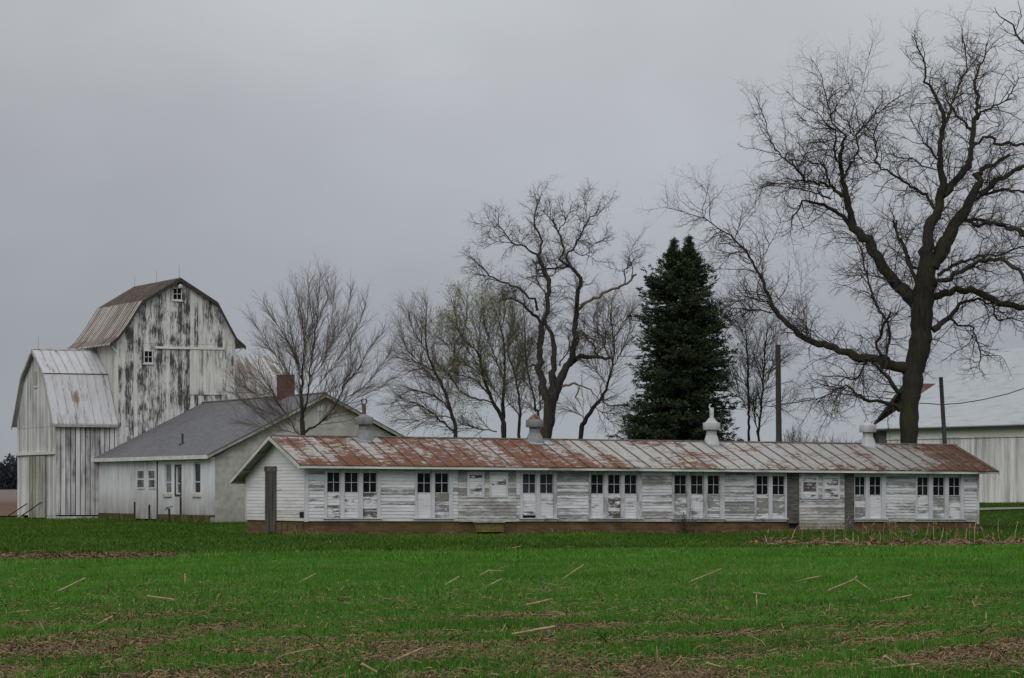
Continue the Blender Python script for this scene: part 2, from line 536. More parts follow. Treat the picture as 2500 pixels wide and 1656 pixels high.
def glass(name, c=(.004, .0045, .006), hi=(.016, .017, .020)):
    m, t, b, oc = new_mat(name)
    f = noi(t, mapv(t, oc, (1.7, 1.7, 1.2)), 1.3, 3, .5)
    rr = ramp(t, nd(t, 'ShaderNodeObjectInfo').outputs['Random'], [(.72, 0), (.95, 1)])  # random panes get a paler colour, painted in as a faint reflection
    f = mth(t, 'ADD', f, mth(t, 'MULTIPLY', rr, .12))
    setc(t, b, mixc(t, rr, ramp(t, f, [(.4, c), (.75, hi)]), ramp(t, f, [(.42, hi), (.8, tuple(min(.3, x * 3.2) for x in hi))])), .16)
    b.inputs['Specular IOR Level'].default_value = .12
    bump(t, b, noi(t, oc, 2.5, 2), .08, .02)
    return m


M['pane'] = glass('dark_pane_painted_reflection')
M['pane_grey'] = glass('blotchy_grey_pane', (.03, .032, .035), (.22, .23, .24))  # grey pane mottled with darker blotches


def bark(name, c1, c2, moss=None, mamt=.5, scale=1.0):
    m, t, b, oc = new_mat(name)
    f = noi(t, mapv(t, oc, (9 * scale, 9 * scale, 1.6 * scale)), 1.0, 6, .7)
    c = ramp(t, f, [(.32, c1), (.68, c2)])
    if moss:
        g = noi(t, mapv(t, oc, (.7, .7, .7)), 1.5, 5, .65)
        c = mixc(t, ramp(t, g, [(1 - mamt - .08, 0), (1 - mamt + .1, .75)]), c, moss)
    setc(t, b, c, .95)
    bump(t, b, f, .8, .05)
    return m


M['oak'] = bark('oak_bark', (.010, .009, .008), (.040, .034, .029), (.036, .035, .010), .48)
M['oak_twig'] = bark('oak_twigs', (.034, .028, .025), (.075, .062, .054), scale=.3)
M['grey_bark'] = bark('dark_bark', (.014, .012, .011), (.044, .038, .033), (.040, .041, .012), .42)
M['pale_limb'] = plain('barkless_limb', (.15, .115, .085), .9, .4, 3)
M['twig'] = bark('grey_twigs', (.036, .031, .027), (.078, .068, .058), scale=.3)
M['twig_tan'] = bark('tan_twigs', (.085, .066, .050), (.17, .138, .105), scale=.3)
M['twig_green'] = bark('olive_twigs', (.07, .066, .036), (.14, .135, .075), scale=.3)
M['twig_far'] = bark('far_brush', (.075, .068, .066), (.12, .11, .105), scale=.3)


def leafm(name, a, bcol, rough=.75, trans=0.0):
    m, t, b, oc = new_mat(name)
    at = nd(t, 'ShaderNodeAttribute', attribute_name='tint').outputs['Fac']
    setc(t, b, ramp(t, at, [(0, a), (1, bcol)]), rough)
    b.inputs['Specular IOR Level'].default_value = .15
    return m


M['needles'] = leafm('spruce_needles', (.013, .024, .012), (.060, .086, .036))
M['buds'] = leafm('green_buds', (.16, .17, .05), (.30, .31, .12))
M['oak_buds'] = leafm('red_buds', (.07, .045, .035), (.14, .09, .07))
M['weed'] = leafm('dark_weed_leaf', (.014, .025, .010), (.04, .06, .02))


def grass_mat(name, stops):
    m, t, b, oc = new_mat(name)
    at = nd(t, 'ShaderNodeAttribute', attribute_name='tint').outputs['Fac']
    c = ramp(t, at, stops)
    setc(t, b, c, .8)
    b.inputs['Specular IOR Level'].default_value = .06
    return m


M['wheat'] = grass_mat('winter_wheat_blade', [(0, (.036, .086, .014)), (.5, (.068, .184, .024)), (.93, (.120, .270, .040)), (1, (.25, .19, .085))])
M['lawn'] = grass_mat('lawn_blade', [(0, (.026, .056, .008)), (.55, (.052, .108, .013)), (.93, (.095, .160, .024)), (1, (.22, .17, .09))])
M['straw'] = leafm('corn_straw', (.075, .042, .024), (.34, .235, .135), .9)


def stalkm(name, c1, c2):
    m, t, b, oc = new_mat(name)
    f = noi(t, mapv(t, oc, (3, 3, 12)), 3, 4)
    setc(t, b, ramp(t, f, [(.35, c1), (.65, c2)]), .8)
    return m


M['stalk'] = stalkm('dry_corn_stalk', (.22, .15, .08), (.44, .33, .20))
M['stalk_dark'] = stalkm('rotten_corn_stalk', (.06, .045, .03), (.13, .09, .06))
M['leaf_dry'] = plain('dry_corn_leaf', (.20, .13, .085), .9, .4, 8)


def ground_mat():
    m, t, b, oc = new_mat('field_soil')
    f = noi(t, oc, 1.2, 8, .7)
    f2 = noi(t, mapv(t, oc, (.5, .18, 1)), .5, 4, .6)
    soil = ramp(t, f, [(.3, (.040, .026, .016)), (.55, (.085, .055, .034)), (.75, (.14, .098, .058))])
    grn = ramp(t, noi(t, oc, 6, 5, .7), [(.3, (.022, .046, .012)), (.7, (.046, .095, .020))])
    sp = nd(t, 'ShaderNodeSeparateXYZ', {0: oc})
    # soil shows in the near field, closed turf farther off
    far = nd(t, 'ShaderNodeMapRange', {'Value': sp.outputs[1], 'From Min': 34, 'From Max': 62, 'To Min': .02, 'To Max': .5})
    k = mth(t, 'ADD', far.outputs[0], f2)
    c = mixc(t, ramp(t, k, [(.50, 0), (.72, 1)]), soil, grn)
    setc(t, b, c, .95)
    b.inputs['Specular IOR Level'].default_value = .05
    bump(t, b, f, .7, .05)
    return m


# ------------------------------------------------------------------ the ground
def grid_sheet(name, xs, ys, mat, lift=0.0, kind='structure'):
    xs, ys = np.asarray(xs, float), np.asarray(ys, float)
    XX, YY = np.meshgrid(xs, ys)
    v = np.stack([XX, YY, gz(XX, YY) + lift], -1).reshape(-1, 3)
    nx, ny = len(xs), len(ys)
    i = (np.arange(ny - 1)[:, None] * nx + np.arange(nx - 1)[None, :]).ravel()
    q = np.stack([i, i + 1, i + nx + 1, i + nx], -1)
    o = link(name, np_mesh(name, v, q, smooth=True), mat)
    return tag(o, kind=kind)


grid_sheet('ground', np.concatenate([[-3000, -900, -300, -120], np.arange(-60, 61, 1.0), [120, 300, 900, 3000]]),
           np.concatenate([[-200, -60, 0, 12], np.arange(18, 240, 1.0), np.arange(240, 920, 20.0), [1000, 1500, 2500, 4500]]), ground_mat())


def field_mat():
    m, t, b, oc = new_mat('ploughed_soil')
    f = noi(t, mapv(t, oc, (.08, .03, 1)), 1.0, 6, .65)
    sp = nd(t, 'ShaderNodeSeparateXYZ', {0: oc})
    c = ramp(t, f, [(.3, (.085, .05, .034)), (.7, (.135, .088, .064))])
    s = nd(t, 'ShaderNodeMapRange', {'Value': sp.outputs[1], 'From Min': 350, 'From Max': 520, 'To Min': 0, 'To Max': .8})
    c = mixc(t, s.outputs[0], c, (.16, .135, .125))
    setc(t, b, c, .95)
    b.inputs['Specular IOR Level'].default_value = .05
    return m


grid_sheet('ploughed_field', np.linspace(-220, 120, 35), np.concatenate([np.arange(205, 260, 5.0), np.arange(260, 890, 20.0)]), field_mat(), .06)
# pale track beyond the long shed, at the right
grid_sheet('gravel_track', np.linspace(21, 40, 20), np.linspace(156.5, 159.5, 4), plain('pale_track', (.20, .185, .14), .95, .4, 2), .05)


def distant_woods():
    rng = np.random.default_rng(5)
    n = 9000
    c = np.stack([rng.uniform(-172, -122, n), rng.uniform(895, 915, n), np.zeros(n)], -1)
    top = 8.2 + 1.2 * np.sin(c[:, 0] * .55) + .8 * np.sin(c[:, 0] * 1.7 + 1) + rng.normal(0, .35, n)
    c[:, 2] = gz(c[:, 0], c[:, 1]) + top * rng.uniform(0, 1, n)
    d1 = rng.normal(0, .45, (n, 3)); d2 = rng.normal(0, .45, (n, 3)); d2[:, 2] += .5
    v = np.stack([c - d1, c + d1, c + d2], 1).reshape(-1, 3)
    t = np.arange(3 * n).reshape(-1, 3)
    m = plain('far_wood_mass', (.026, .029, .040), .95, .3, .3)  # bluish cast of the air in between is put into this colour
    tag(link('distant_woods', np_mesh('distant_woods', v, None, t), m), 'dark far-off strip of woods behind the brown field', 'woods', kind='stuff')


distant_woods()

# ------------------------------------------------------------------ long poultry house
SH = Frame(-7.82, 116.6, 25)
SLOPE = .005


def zr(v):
    return 2.71 + (v + .45) * .348 if v <= 2.8 else 3.841 - (v - 2.8) * .386


def siding(mb, a0, a1, z0, z1, plane, board=.13, axis='u', depth=.022):
    """lap siding: boards run along a, facing -v (axis u) or -u (axis v)"""
    z = z0
    while z < z1 - 1e-4:
        zt = min(z + board, z1)
        lo, hi = plane - depth, plane - .002
        if axis == 'u':
            mb.quad((a0, lo, z), (a1, lo, z), (a1, hi, zt), (a0, hi, zt))
            mb.quad((a0, plane + .02, z), (a1, plane + .02, z), (a1, lo, z), (a0, lo, z))
        else:
            mb.quad((lo, a1, z), (lo, a0, z), (hi, a0, zt), (hi, a1, zt))
            mb.quad((plane + .02, a1, z), (plane + .02, a0, z), (lo, a0, z), (lo, a1, z))
        z = zt


def shed():
    MB.warp = lambda p: (p[0], p[1], p[2] - SLOPE * p[0])
    L, W = 30.3, 6.6
    zb, zt = .57, 2.60
    root = tag(SH.root('poultry_house'), 'long low white clapboard poultry house with a rust-streaked metal roof and four roof ventilators', 'shed')
    # core walls (behind the cladding)
    b = MB()
    b.box(.05, L - .05, .14, .26, zb, zt + .1)
    b.box(.05, L - .05, W - .14, W - .04, zb, 2.2)
    g = [(W - .05, zb), (W - .05, zr(W) - .1), (2.8, zr(2.8) - .1), (.26, zr(.26) - .1), (.26, zb)]
    b.prism([(.06, v, z) for v, z in g], (.1, 0, 0))
    b.prism([(L - .16, v, z) for v, z in g], (.12, 0, 0))
    b.build('inner_wall', M['greywood'], root)
    found = MB().box(.04, L - .04, .04, W - .04, -.6, zb).build('foundation', M['found'], root)
    # stones showing at the gable end
    st = MB()
    rs = random.Random(3)
    for k in range(7):
        v0 = .3 + k * .55
        st.box(-.02 - rs.random() * .05, .06, v0 + .03, v0 + .5, .05 + rs.random() * .06, .42 + rs.random() * .1)
    st.build('foundation_stone', M['found'], root)
    # gable cladding
    gs = MB()
    z = zb
    ztop = 2.2
    while z < 3.76:
        z1 = min(z + .13, 3.76)

        def rng_(zz):
            lo = 0.0 if zz <= zr(0) - .08 else -.45 + (zz + .08 - 2.71) / .348
            hi = W if zz <= zr(W) - .08 else 2.8 + (3.841 - .08 - zz) / .386
            return min(lo, 2.8), max(hi, 2.8)
        a0, a1 = rng_(z); c0, c1 = rng_(z1)
        gs.quad((-.016, a1, z), (-.016, a0, z), (-.002, c0, z1), (-.002, c1, z1))
        gs.quad((.03, a1, z), (.03, a0, z), (-.016, a0, z), (-.016, a1, z))
        z = z1
    gs.prism([(.02, v, z) for v, z in [(W - .02, zb), (W - .02, zr(W) - .09), (2.8, zr(2.8) - .09), (.03, zr(.03) - .09), (.03, zb)]], (.03, 0, 0))
    gs.build('gable_wall', M['siding_gable'], root)
    # corner boards
    c_ = MB().box(-.035, .085, -.035, .0, zb - .02, 2.62)
    c_.box(-.035, .0, .0005, .10, zb - .02, 2.64).build('corner_board', M['trim'], root)
    MB().box(-.035, .0, W - .1, W, zb, zr(W) - .1).build('corner_board', M['trim'], root)
    c_ = MB().box(L - .08, L + .03, -.035, .0, zb - .1, 2.62)
    c_.box(L, L + .03, .0005, .12, zb - .1, 2.62).build('corner_board', M['trim'], root)

    # ---- front: groups of windows
    groups = [((791.6, 928.6), [(799.2, 828.9), (841.9, 873.8), (886.8, 918.8)], [1, 1, 0]),
              ((1012.5, 1104.7), [(1019.3, 1050.9), (1062.4, 1094.3)], [4, 2]),
              ((1269.5, 1358.4), [(1276.6, 1306.8), (1318.7, 1349.3)], [4, 4]),
              ((1436.9, 1565.9), [(1443.4, 1472.2), (1485, 1513.4), (1525.3, 1553.5)], [0, 1, 4]),
              ((1640.3, 1768), [(1646.8, 1674.9), (1687.3, 1715.5), (1728, 1755.6)], [3, 2, 3]),
              ((1841.2, 1920), [(1847.3, 1874.9), (1886.5, 1914.5)], [3, 3]),
              ((2084.8, 2161.7), [(2087.5, 2110.9), (2123.2, 2149.9)], [2, 0]),
              ((2234.5, 2352.5), [(2240, 2265.5), (2278.4, 2304.5), (2316.8, 2342.4)], [2, 3, 2])]
    ZG0, ZG1, ZS = 1.66, 2.455, .71
    spans = []
    for gi, ((gx0, gx1), wins, pan) in enumerate(groups):
        g0, g1 = SH.u(gx0), SH.u(gx1)
        spans.append((g0, g1))
        tr = MB()
        edges = [g0] + sum([[SH.u(a) - .03, SH.u(c) + .03] for a, c in wins], []) + [g1]
        for k in range(0, len(edges), 2):
            a, c = edges[k], edges[k + 1]
            tr.box(a, c, -.045, .06, ZS, 2.58)
        tr.build('window_casing', M['trim'], root)
        sl = MB().box(g0 - .05, g1 + .05, -.10, .04, ZS - .05, ZS - .005)
        sl.box(g0, g1, -.03, .04, zb, ZS - .052)
        sl.build('window_sill', M['trim'], root)
        for wi, (a, c) in enumerate(wins):
            a, c = SH.u(a) - .026, SH.u(c) + .026
            dz = random.uniform(-.01, .01)
            f = MB()
            f.box(a, c, .002, .055, ZG1, 2.578)
            f.box(a, a + .03, .005, .05, ZG0, ZG1 - .002)
            f.box(c - .03, c, .005, .05, ZG0, ZG1 - .002)
            f.box(a + .03, c - .03, .006, .05, ZG1 - .032, ZG1 - .003)
            f.box(a + .03, c - .03, .006, .05, ZG0, ZG0 + .025)
            mu = (a + c) / 2 + .008
            f.box(mu - .011, mu + .011, .012, .045, ZG0 + .026, ZG1 - .033)
            mz = (ZG0 + ZG1) / 2 + dz
            f.box(a + .031, mu - .012, .014, .045, mz - .010, mz + .010)
            f.box(mu + .012, c - .031, .014, .045, mz - .010, mz + .010)
            wn = f.build('window', M['trim'], root)
            MB().box(a + .02, c - .02, .034, .04, ZG0 + .01, ZG1 - .01).build('pane', M['pane'], wn)
            # boarded panel under the glass
            p = MB()
            lo = ZS + (.105 if (gi == 2 and wi == 0) else 0)
            siding(p, a, c, lo, ZG0 - .003, .020, board=.115, depth=.012)
            p.box(a, c, .04, .06, lo, ZG0 - .003)
            p.build('window_panel', PANEL[pan[wi]], root)
            if gi == 2 and wi == 0:
                MB().box(a, c, .045, .06, ZS, ZS + .104).build('open_slot', M['dark'], root)
    # ---- boarded bays with shutters, grey patches
    def bay(px0, px1, shut, zlow, mat, z_s):
        a, c = SH.u(px0), SH.u(px1)
        o = MB()
        siding(o, a, c, zlow, 2.585, -.045, board=.13)
        o.box(a, c, -.03, .05, zlow, 2.585)
        o.build('boarded_bay', mat, root)
        for s0, s1 in shut:
            q0, q1 = SH.u(s0), SH.u(s1)
            f = MB()
            f.box(q0 - .01, q0 + .08, -.085, -.02, z_s[0], z_s[1])
            f.box(q1 - .08, q1 + .01, -.085, -.02, z_s[0], z_s[1])
            f.box(q0 + .081, q1 - .081, -.084, -.02, z_s[1] - .10, z_s[1] - .002)
            f.box(q0 + .081, q1 - .081, -.084, -.02, z_s[0] + .002, z_s[0] + .09)
            h = f.build('shutter', M['trim'], root)
            p = MB()
            siding(p, q0 + .078, q1 - .078, z_s[0] + .088, z_s[1] - .098, -.062, board=.11, depth=.012)
            p.build('shutter_board', M['hatch'], h)
        spans.append((a, c))
    bay(1118.8, 1258.6, [(1139.4, 1179.9), (1193.6, 1238)], .555, M['siding_worn'], (1.50, 2.50))
    bay(1950, 2060, [(1954.4, 1994.7), (2006.5, 2047.7)], .10, M['siding_worn'], (1.50, 2.45))
    for px0, px1, z0 in ((1920.8, 1949.6, .50), (2060.4, 2084.4, .12)):
        a, c = SH.u(px0), SH.u(px1)
        o = MB()
        siding(o, a, c, z0, 2.58, -.03, board=.105)
        o.box(a, c, -.015, .05, z0, 2.58)
        o.build('bare_boards', M['greywood'], root)
        spans.append((a, c))
    a, c = SH.u(1928), SH.u(1945)
    MB().box(a, c, .02, .05, .27, .485).build('crawl_hole', M['dark'], root)
    # clapboard between the groups
    spans.sort()
    pos = .086
    ends = spans + [(L - .08, L)]
    for (a, c) in ends:
        if a - pos > .02:
            o = MB()
            siding(o, pos, a, zb, 2.585, .0)
            o.box(pos, a, .022, .06, zb, 2.585)
            o.build('clapboard_wall', M['siding'], root)
        pos = max(pos, c)
    # frieze under the eave
    MB().box(.09, L - .09, -.02, .1, 2.588, 2.70).build('frieze_board', M['fascia'], root)

    # ---- gable door and vent hole
    d0, d1 = SH.vv(675), SH.vv(652)
    dm = MB()
    k = 5
    for i in range(k):
        a, c = d0 + (d1 - d0) * i / k, d0 + (d1 - d0) * (i + 1) / k
        dm.box(-.075 - .012 * (i % 2), -.017, a + .006, c - .006, .10 + .03 * (i % 3), 2.46)
    door = dm.build('door', M['doorwood'], root)
    MB().box(-.095, -.017, d0 - .06, d1 + .06, 2.465, 2.68).build('door_lintel', M['greywood'], door)
    MB().box(-.07, -.017, d0 - .05, d0 - .002, .3, 2.46).box(-.07, -.017, d1 + .002, d1 + .05, .3, 2.46).build('door_jamb', M['doorwood'], door)
    MB().box(-.022, -.0165, .17, .62, .70, .92).build('vent_hole', M['dark'], root)

    # ---- roof
    E0, E1, V0, V1 = -.46, L + .75, -.45, 7.2
    for nm, pts in (('front', [(V0, zr(V0)), (2.8, zr(2.8))]), ('back', [(2.8, zr(2.8)), (V1, zr(V1))])):
        (va, za), (vb, zb_) = pts
        r = MB()
        r.prism([(E0, va, za - .03), (E0, vb, zb_ - .03), (E0, vb, zb_), (E0, va, za)], (E1 - E0, 0, 0))
        ro = r.build('roof', M['shed_roof'], root)
        s = MB()
        x = E0 + .02
        while x < E1:
            s.prism([(x - .016, va - .004, za + .003), (x + .016, va - .004, za + .003), (x + .016, va - .004, za + .042), (x - .016, va - .004, za + .042)], (0, vb - va + .002, zb_ - za))
            x += .68
        s.build('roof_seam', M['seam'], ro)
        u = MB()
        u.prism([(E0 + .03, va + .03, za - .055), (E0 + .03, vb, zb_ - .055), (E0 + .03, vb, zb_ - .032), (E0 + .03, va + .03, za - .032)], (E1 - E0 - .06, 0, 0))
        u.build('soffit', M['soffit'], ro)
        for x0 in (E0 - .01, E1 - .025):
            MB().prism([(x0, va, za - .15), (x0, vb, zb_ - .15), (x0, vb, zb_ - .005), (x0, va, za - .005)], (.035, 0, 0)).build('barge_board', M['barge'], ro)
    MB().tube([(E0, 2.8, 3.855), (E1, 2.8, 3.855)], .045, 6).build('ridge_cap', M['seam'], root)
    MB().box(E0 + .03, E1 - .03, V0 + .02, V0 + .05, 2.58, 2.68).build('fascia_board', M['fascia'], root)
    MB().box(E0 + .03, E1 - .03, V1 - .05, V1 - .02, 2.0, 2.1).build('fascia_board', M['fascia'], root)
    # lookouts under the gable overhang
    for v in (.9, 4.3, 6.0):
        MB().box(E0 + .03, -.02, v - .04, v + .04, zr(v) - .15, zr(v) - .06).build('lookout', M['soffit'], root)

    # ---- ventilators on the ridge
    kinds = [(3.53, 'stack', M['galvold'], M['rustpipe']), (10.94, 'cone', M['galvold'], None), (19.05, 'dome', M['galvw'], M['whitepipe']), (26.6, 'flat', M['galvw'], None)]
    for u, kd, mt, pm in kinds:
        c = (u, 2.8, 3.84)
        wide = {'stack': .44, 'cone': .45, 'dome': .40, 'flat': .43}[kd]
        v = MB().lathe(c, [(wide + .05, -.26), (wide, -.14), (wide * .76, .04), (.245, .26), (.22, .28), (.22, .52), (.20, .56)]).build('ventilator', mt, root, True)
        sk = MB()
        for s in (-1, 1):
            va, vb = (2.8 - .62, 2.8) if s < 0 else (2.8, 2.8 + .62)
            sk.quad((u - .55, va, zr(va) + .012), (u + .55, va, zr(va) + .012), (u + .55, vb, zr(vb) + .012), (u - .55, vb, zr(vb) + .012))
        sk.build('ventilator_flashing', M['galv'], v)
        MB().lathe(c, [(.24, .50), (.345, .50), (.36, .52), (.36, .78), (.345, .80), (.20, .81)]).build('ventilator_drum', mt, v, True)
        if kd == 'stack':
            MB().lathe(c, [(.26, .80), (.22, .84), (.05, .92)]).build('ventilator_cap', mt, v, True)
            MB().tube([(u, 2.8, 4.70), (u - .02, 2.8, 5.16)], [.075, .085], 10).build('stack_pipe', pm, v)
            p = MB()
            for s in (-1, 1):
                p.tube([(u - .02 + s * .075, 2.8, 5.14), (u + s * .10, 2.8, 5.24), (u + s * .105, 2.8, 5.30), (u + s * .06, 2.8, 5.335), (u + s * .03, 2.8, 5.33)], [.022, .028, .035, .03, .02], 6)
            p.build('stack_bracket', M['iron'], v)
        elif kd == 'cone':
            MB().lathe(c, [(.30, .80), (.20, .90), (.06, 1.02), (.0, 1.04)], 10).build('ventilator_cap', M['rustpipe'], v)
        elif kd == 'dome':
            MB().lathe(c, [(.27, .805), (.19, .90), (.11, 1.0)]).build('ventilator_cap', mt, v, True)
            MB().tube([(u + .01, 2.8, 4.82), (u + .01, 2.8, 5.26)], [.085, .08], 10).build('stack_pipe', pm, v)
            MB().tube([(u - .085, 2.76, 4.82), (u - .09, 2.76, 5.2), (u - .13, 2.76, 5.30), (u - .10, 2.76, 5.38), (u - .03, 2.76, 5.41)], [.022, .022, .035, .03, .012], 6).build('stack_bracket', pm, v)
        else:
            MB().lathe(c, [(.345, .803), (.20, .87), (.0, .99)]).build('ventilator_cap', mt, v)
    MB.warp = None
    # bare soil banked against the foundation
    sb = MB()
    n = 60
    rs = random.Random(9)
    for i in range(n):
        u0, u1 = -1.0 + i * (L + 1.2) / n, -1.0 + (i + 1) * (L + 1.2) / n
        def pr(u):
            k = (.75 * (1 - min(1, max(0, u - 2) / 26)) + .18) * (1 + .25 * math.sin(u * 2.3) + .15 * math.sin(u * 5.1))
            p0, p1, p2 = SH.world(u, .08), SH.world(u, -.25 * k), SH.world(u, -1.0 * k)
            h = [float(gz(p.x, p.y)) for p in (p0, p1, p2)]
            return (p0.x, p0.y, h[0] + .17), (p1.x, p1.y, h[1] + .10), (p2.x, p2.y, h[2] - .02)
        A, B_ = pr(u0), pr(u1)
        for j in range(2):
            sb.quad(A[j + 1], B_[j + 1], B_[j], A[j])
    tag(sb.build('soil_bank', M['soil'], None, True), kind='structure')
    # wooden step leaning on the foundation
    u0, u1 = SH.u(1153.5), SH.u(1220)
    zf = .03
    r = tag(empty('wooden_step', SH.world((u0 + u1) / 2, -.3, zf), R(25)), 'low mossy wooden step box below the boarded bay of the long white shed', 'step')
    h = (u1 - u0) / 2
    q = MB().prism([(-h, -.10, .09), (h, -.10, .09), (h + .02, -.02, .44), (-h - .02, -.02, .44)], (0, .04, 0))
    q.build('riser', M['mossy_wood'], r)
    MB().box(-h - .03, h + .05, -.10, .22, .445, .485).build('tread', M['greywood2'], r)
    MB().box(-h, -h + .05, -.06, .2, -.1, .44).build('leg', M['mossy_wood'], r)
    MB().box(h - .05, h, -.06, .2, -.1, .44).build('leg', M['mossy_wood'], r)


shed()

# ------------------------------------------------------------------ block milk house
MK = Frame(-16.19, 165.0, 25)


def wall_openings(mb, plane0, plane1, a0, a1, z0, z1, ops):
    """wall slab facing -u between plane0 (outer) and plane1, running along v, with rectangular holes"""
    pos = a0
    for (o0, o1, h0, h1) in sorted(ops):
        mb.box(plane0, plane1, pos, o0, z0, z1)
        if h0 > z0 + .01: mb.box(plane0, plane1, o0, o1, z0, h0)
        mb.box(plane0, plane1, o0, o1, h1, z1)
        pos = o1
    mb.box(plane0, plane1, pos, a1, z0, z1)


def milk_house():
    L, W, HE, HR = 22.3, 13.0, 3.55, 7.05
    root = tag(MK.root('block_milk_house'), 'white painted block building with dark grey shingle roof and brick chimney', 'building')

    def zz(v):
        return HE + .12 + 0.0 * v

    def vx(px): return MK.vv(px)
    def zy(py, v): return MK.z(py, 0, v)
    ops = []
    wins = []
    for (a, c, t, bt) in ((402, 418.4, 1133, 1205.6), (472, 489.2, 1129.7, 1205.6), (429.5, 441.5, 1138.5, 1207)):
        v0, v1 = vx(c), vx(a)
        vm = (v0 + v1) / 2
        wins.append((v0, v1, zy(bt, vm), zy(t, vm)))
    dv0, dv1 = vx(384.2), vx(328.4)
    dz1 = zy(1126, (dv0 + dv1) / 2)
    ops = [w_ for w_ in wins] + [(dv0, dv1, .12, dz1)]
    m = MB()
    wall_openings(m, 0, .25, .0, L, .42, HE, ops)
    m.build('long_wall', M['block'], root)
    g = MB()
    W2 = W / 2
    g.prism([(.252, 0, -.4), (W - .02, 0, -.4), (W - .02, 0, HE), (W2, 0, HR - .15), (.252, 0, HE + .02)], (0, .22, 0))
    g.build('gable_wall', M['block_gable'], root)
    g = MB()
    g.prism([(.252, L - .2, -.4), (W, L - .2, -.4), (W, L - .2, HE), (W2, L - .2, HR - .15), (.252, L - .2, HE)], (0, .22, 0))
    g.box(W - .24, W - .021, .25, L - .25, -.4, HE)
    g.build('rear_wall', M['block_gable'], root)
    # mossy footing along the long wall
    MB().box(-.05, .24, .02, dv0 - .02, -.5, .415).build('footing', M['moss'], root)
    MB().box(-.05, .24, dv1 + .02, L, -.5, .415).build('footing', M['moss'], root)
    MB().box(-.02, 3.9, -.05, -.004, -.4, .30).build('footing', M['block_gable'], root)
    # gable vent
    gv = MB().box(MK.u(775), MK.u(789), -.04, .0, MK.z(1003, 6.3), MK.z(990, 6.3))
    gv.build('gable_vent', M['fascia'], root)
    # windows
    for k, (v0, v1, z0, z1) in enumerate(wins):
        fr = MB()
        dark = M['iron'] if k == 2 else M['trim']
        fr.box(.08, .14, v0 + .003, v0 + .06, z0 + .003, z1 - .003)
        fr.box(.08, .14, v1 - .06, v1 - .003, z0 + .003, z1 - .003)
        fr.box(.081, .14, v0 + .061, v1 - .061, z1 - .07, z1 - .004)
        fr.box(.081, .14, v0 + .061, v1 - .061, z0 + .004, z0 + .07)
        zm = z0 + (z1 - z0) * .38
        fr.box(.082, .13, v0 + .061, v1 - .061, zm - .03, zm + .03)
        wn = fr.build('window', M['trim'], root)
        MB().box(.115, .12, v0 + .05, v1 - .05, z0 + .05, z1 - .05).build('pane', M['pane_grey'] if k != 1 else M['pane'], wn)
        if k < 2:
            MB().box(-.10, .1, v0 - .12, v1 + .12, z0 - .17, z0 - .004).build('sill', M['concrete'], wn)
        else:
            bd = MB()
            for b_ in ((v0 - .12, v0 - .002, z0 - .1, z1 + .1), (v1 + .002, v1 + .12, z0 - .1, z1 + .1)):
                bd.box(-.04, .0, *b_)
            bd.box(-.04, 0, v0, v1, z1 + .002, z1 + .1)
            bd.box(-.04, 0, v0, v1, z0 - .1, z0 - .002)
            bd.build('surround', M['iron'], wn)
    # double plank door with a small window in each leaf
    mid = vx(358)
    for (a, c, wa, wb) in ((dv0 + .02, mid - .03, vx(378.2), vx(363)), (mid + .03, dv1 - .02, vx(351.9), vx(335.6))):
        zc0, zc1 = zy(1190, a), zy(1150, a)
        lf = MB()
        n = 6
        for i in range(n):
            p, q = a + (c - a) * i / n, a + (c - a) * (i + 1) / n
            lf.box(.03, .07, p + .008, q - .008, .14, dz1 - .01)
        lf.box(.045, .10, a, c, .15, dz1 - .012)
        d = lf.build('door', M['barn_door'] if False else M['block'], root)
        wf = MB()
        wf.box(-.02, .03, wa - .05, wa, zc0 - .08, zc1 + .1).box(-.02, .03, wb, wb + .05, zc0 - .08, zc1 + .1)
        wf.box(-.021, .03, wa + .001, wb - .001, zc1, zc1 + .1).box(-.021, .03, wa + .001, wb - .001, zc0 - .08, zc0)
        wf.box(-.015, .03, wa + .001, wb - .001, (zc0 + zc1) / 2 - .04, (zc0 + zc1) / 2 + .04)
        wf.build('door_window', M['block'], d)
        MB().box(.005, .025, wa, wb, zc0, zc1).build('pane', M['pane_grey'], d)
    for pb in ((dv0 - .10, dv0 - .003, .02, dz1 + .1), (vx(365) - .06, vx(365) + .06, .0, .95), (dv1 - .1, dv1 - .01, .0, 1.1)):
        MB().box(-.05, .02, *pb).build('door_post', M['iron'], root)
    MB().box(-.16, -.005, dv0 - 2.6, dv1 + 1.6, dz1 + .12, dz1 + .3).build('door_track', M['fascia'], root)
    pipe_v = vx(443)
    MB().tube([(-.06, pipe_v, 0), (-.06, pipe_v, 1.4)], .05, 6).build('drain_pipe', M['iron'], root)
    vj = vx(449)
    MB().box(-.03, 0, vj - .08, vj + .08, .43, HE).build('pilaster_strip', M['block'], root)
    # roof
    OV, E0, E1 = .35, -.40, L + .35
    def rz(u): return HR - abs(u - W2) * (HR - HE - .12) / (W2 + OV)
    for nm, ua, ub in (('l', -OV, W2), ('r', W2, W + OV)):
        za, zb_ = rz(ua), rz(ub)
        r = MB().prism([(ua, E0, za - .05), (ub, E0, zb_ - .05), (ub, E0, zb_), (ua, E0, za)], (0, E1 - E0, 0))
        ro = r.build('roof', M['shingle'], root)
        MB().prism([(ua + .03, E0 + .02, za - .22), (ub, E0 + .02, zb_ - .22), (ub, E0 + .02, zb_ - .052), (ua + .03, E0 + .02, za - .052)], (0, .04, 0)).build('barge_board', M['soffit'], ro)
        MB().prism([(ua + .05, E0 + .08, za - .09), (ub, E0 + .08, zb_ - .09), (ub, E0 + .08, zb_ - .054), (ua + .05, E0 + .08, za - .054)], (0, E1 - E0 - .1, 0)).build('soffit', M['soffit'], ro)
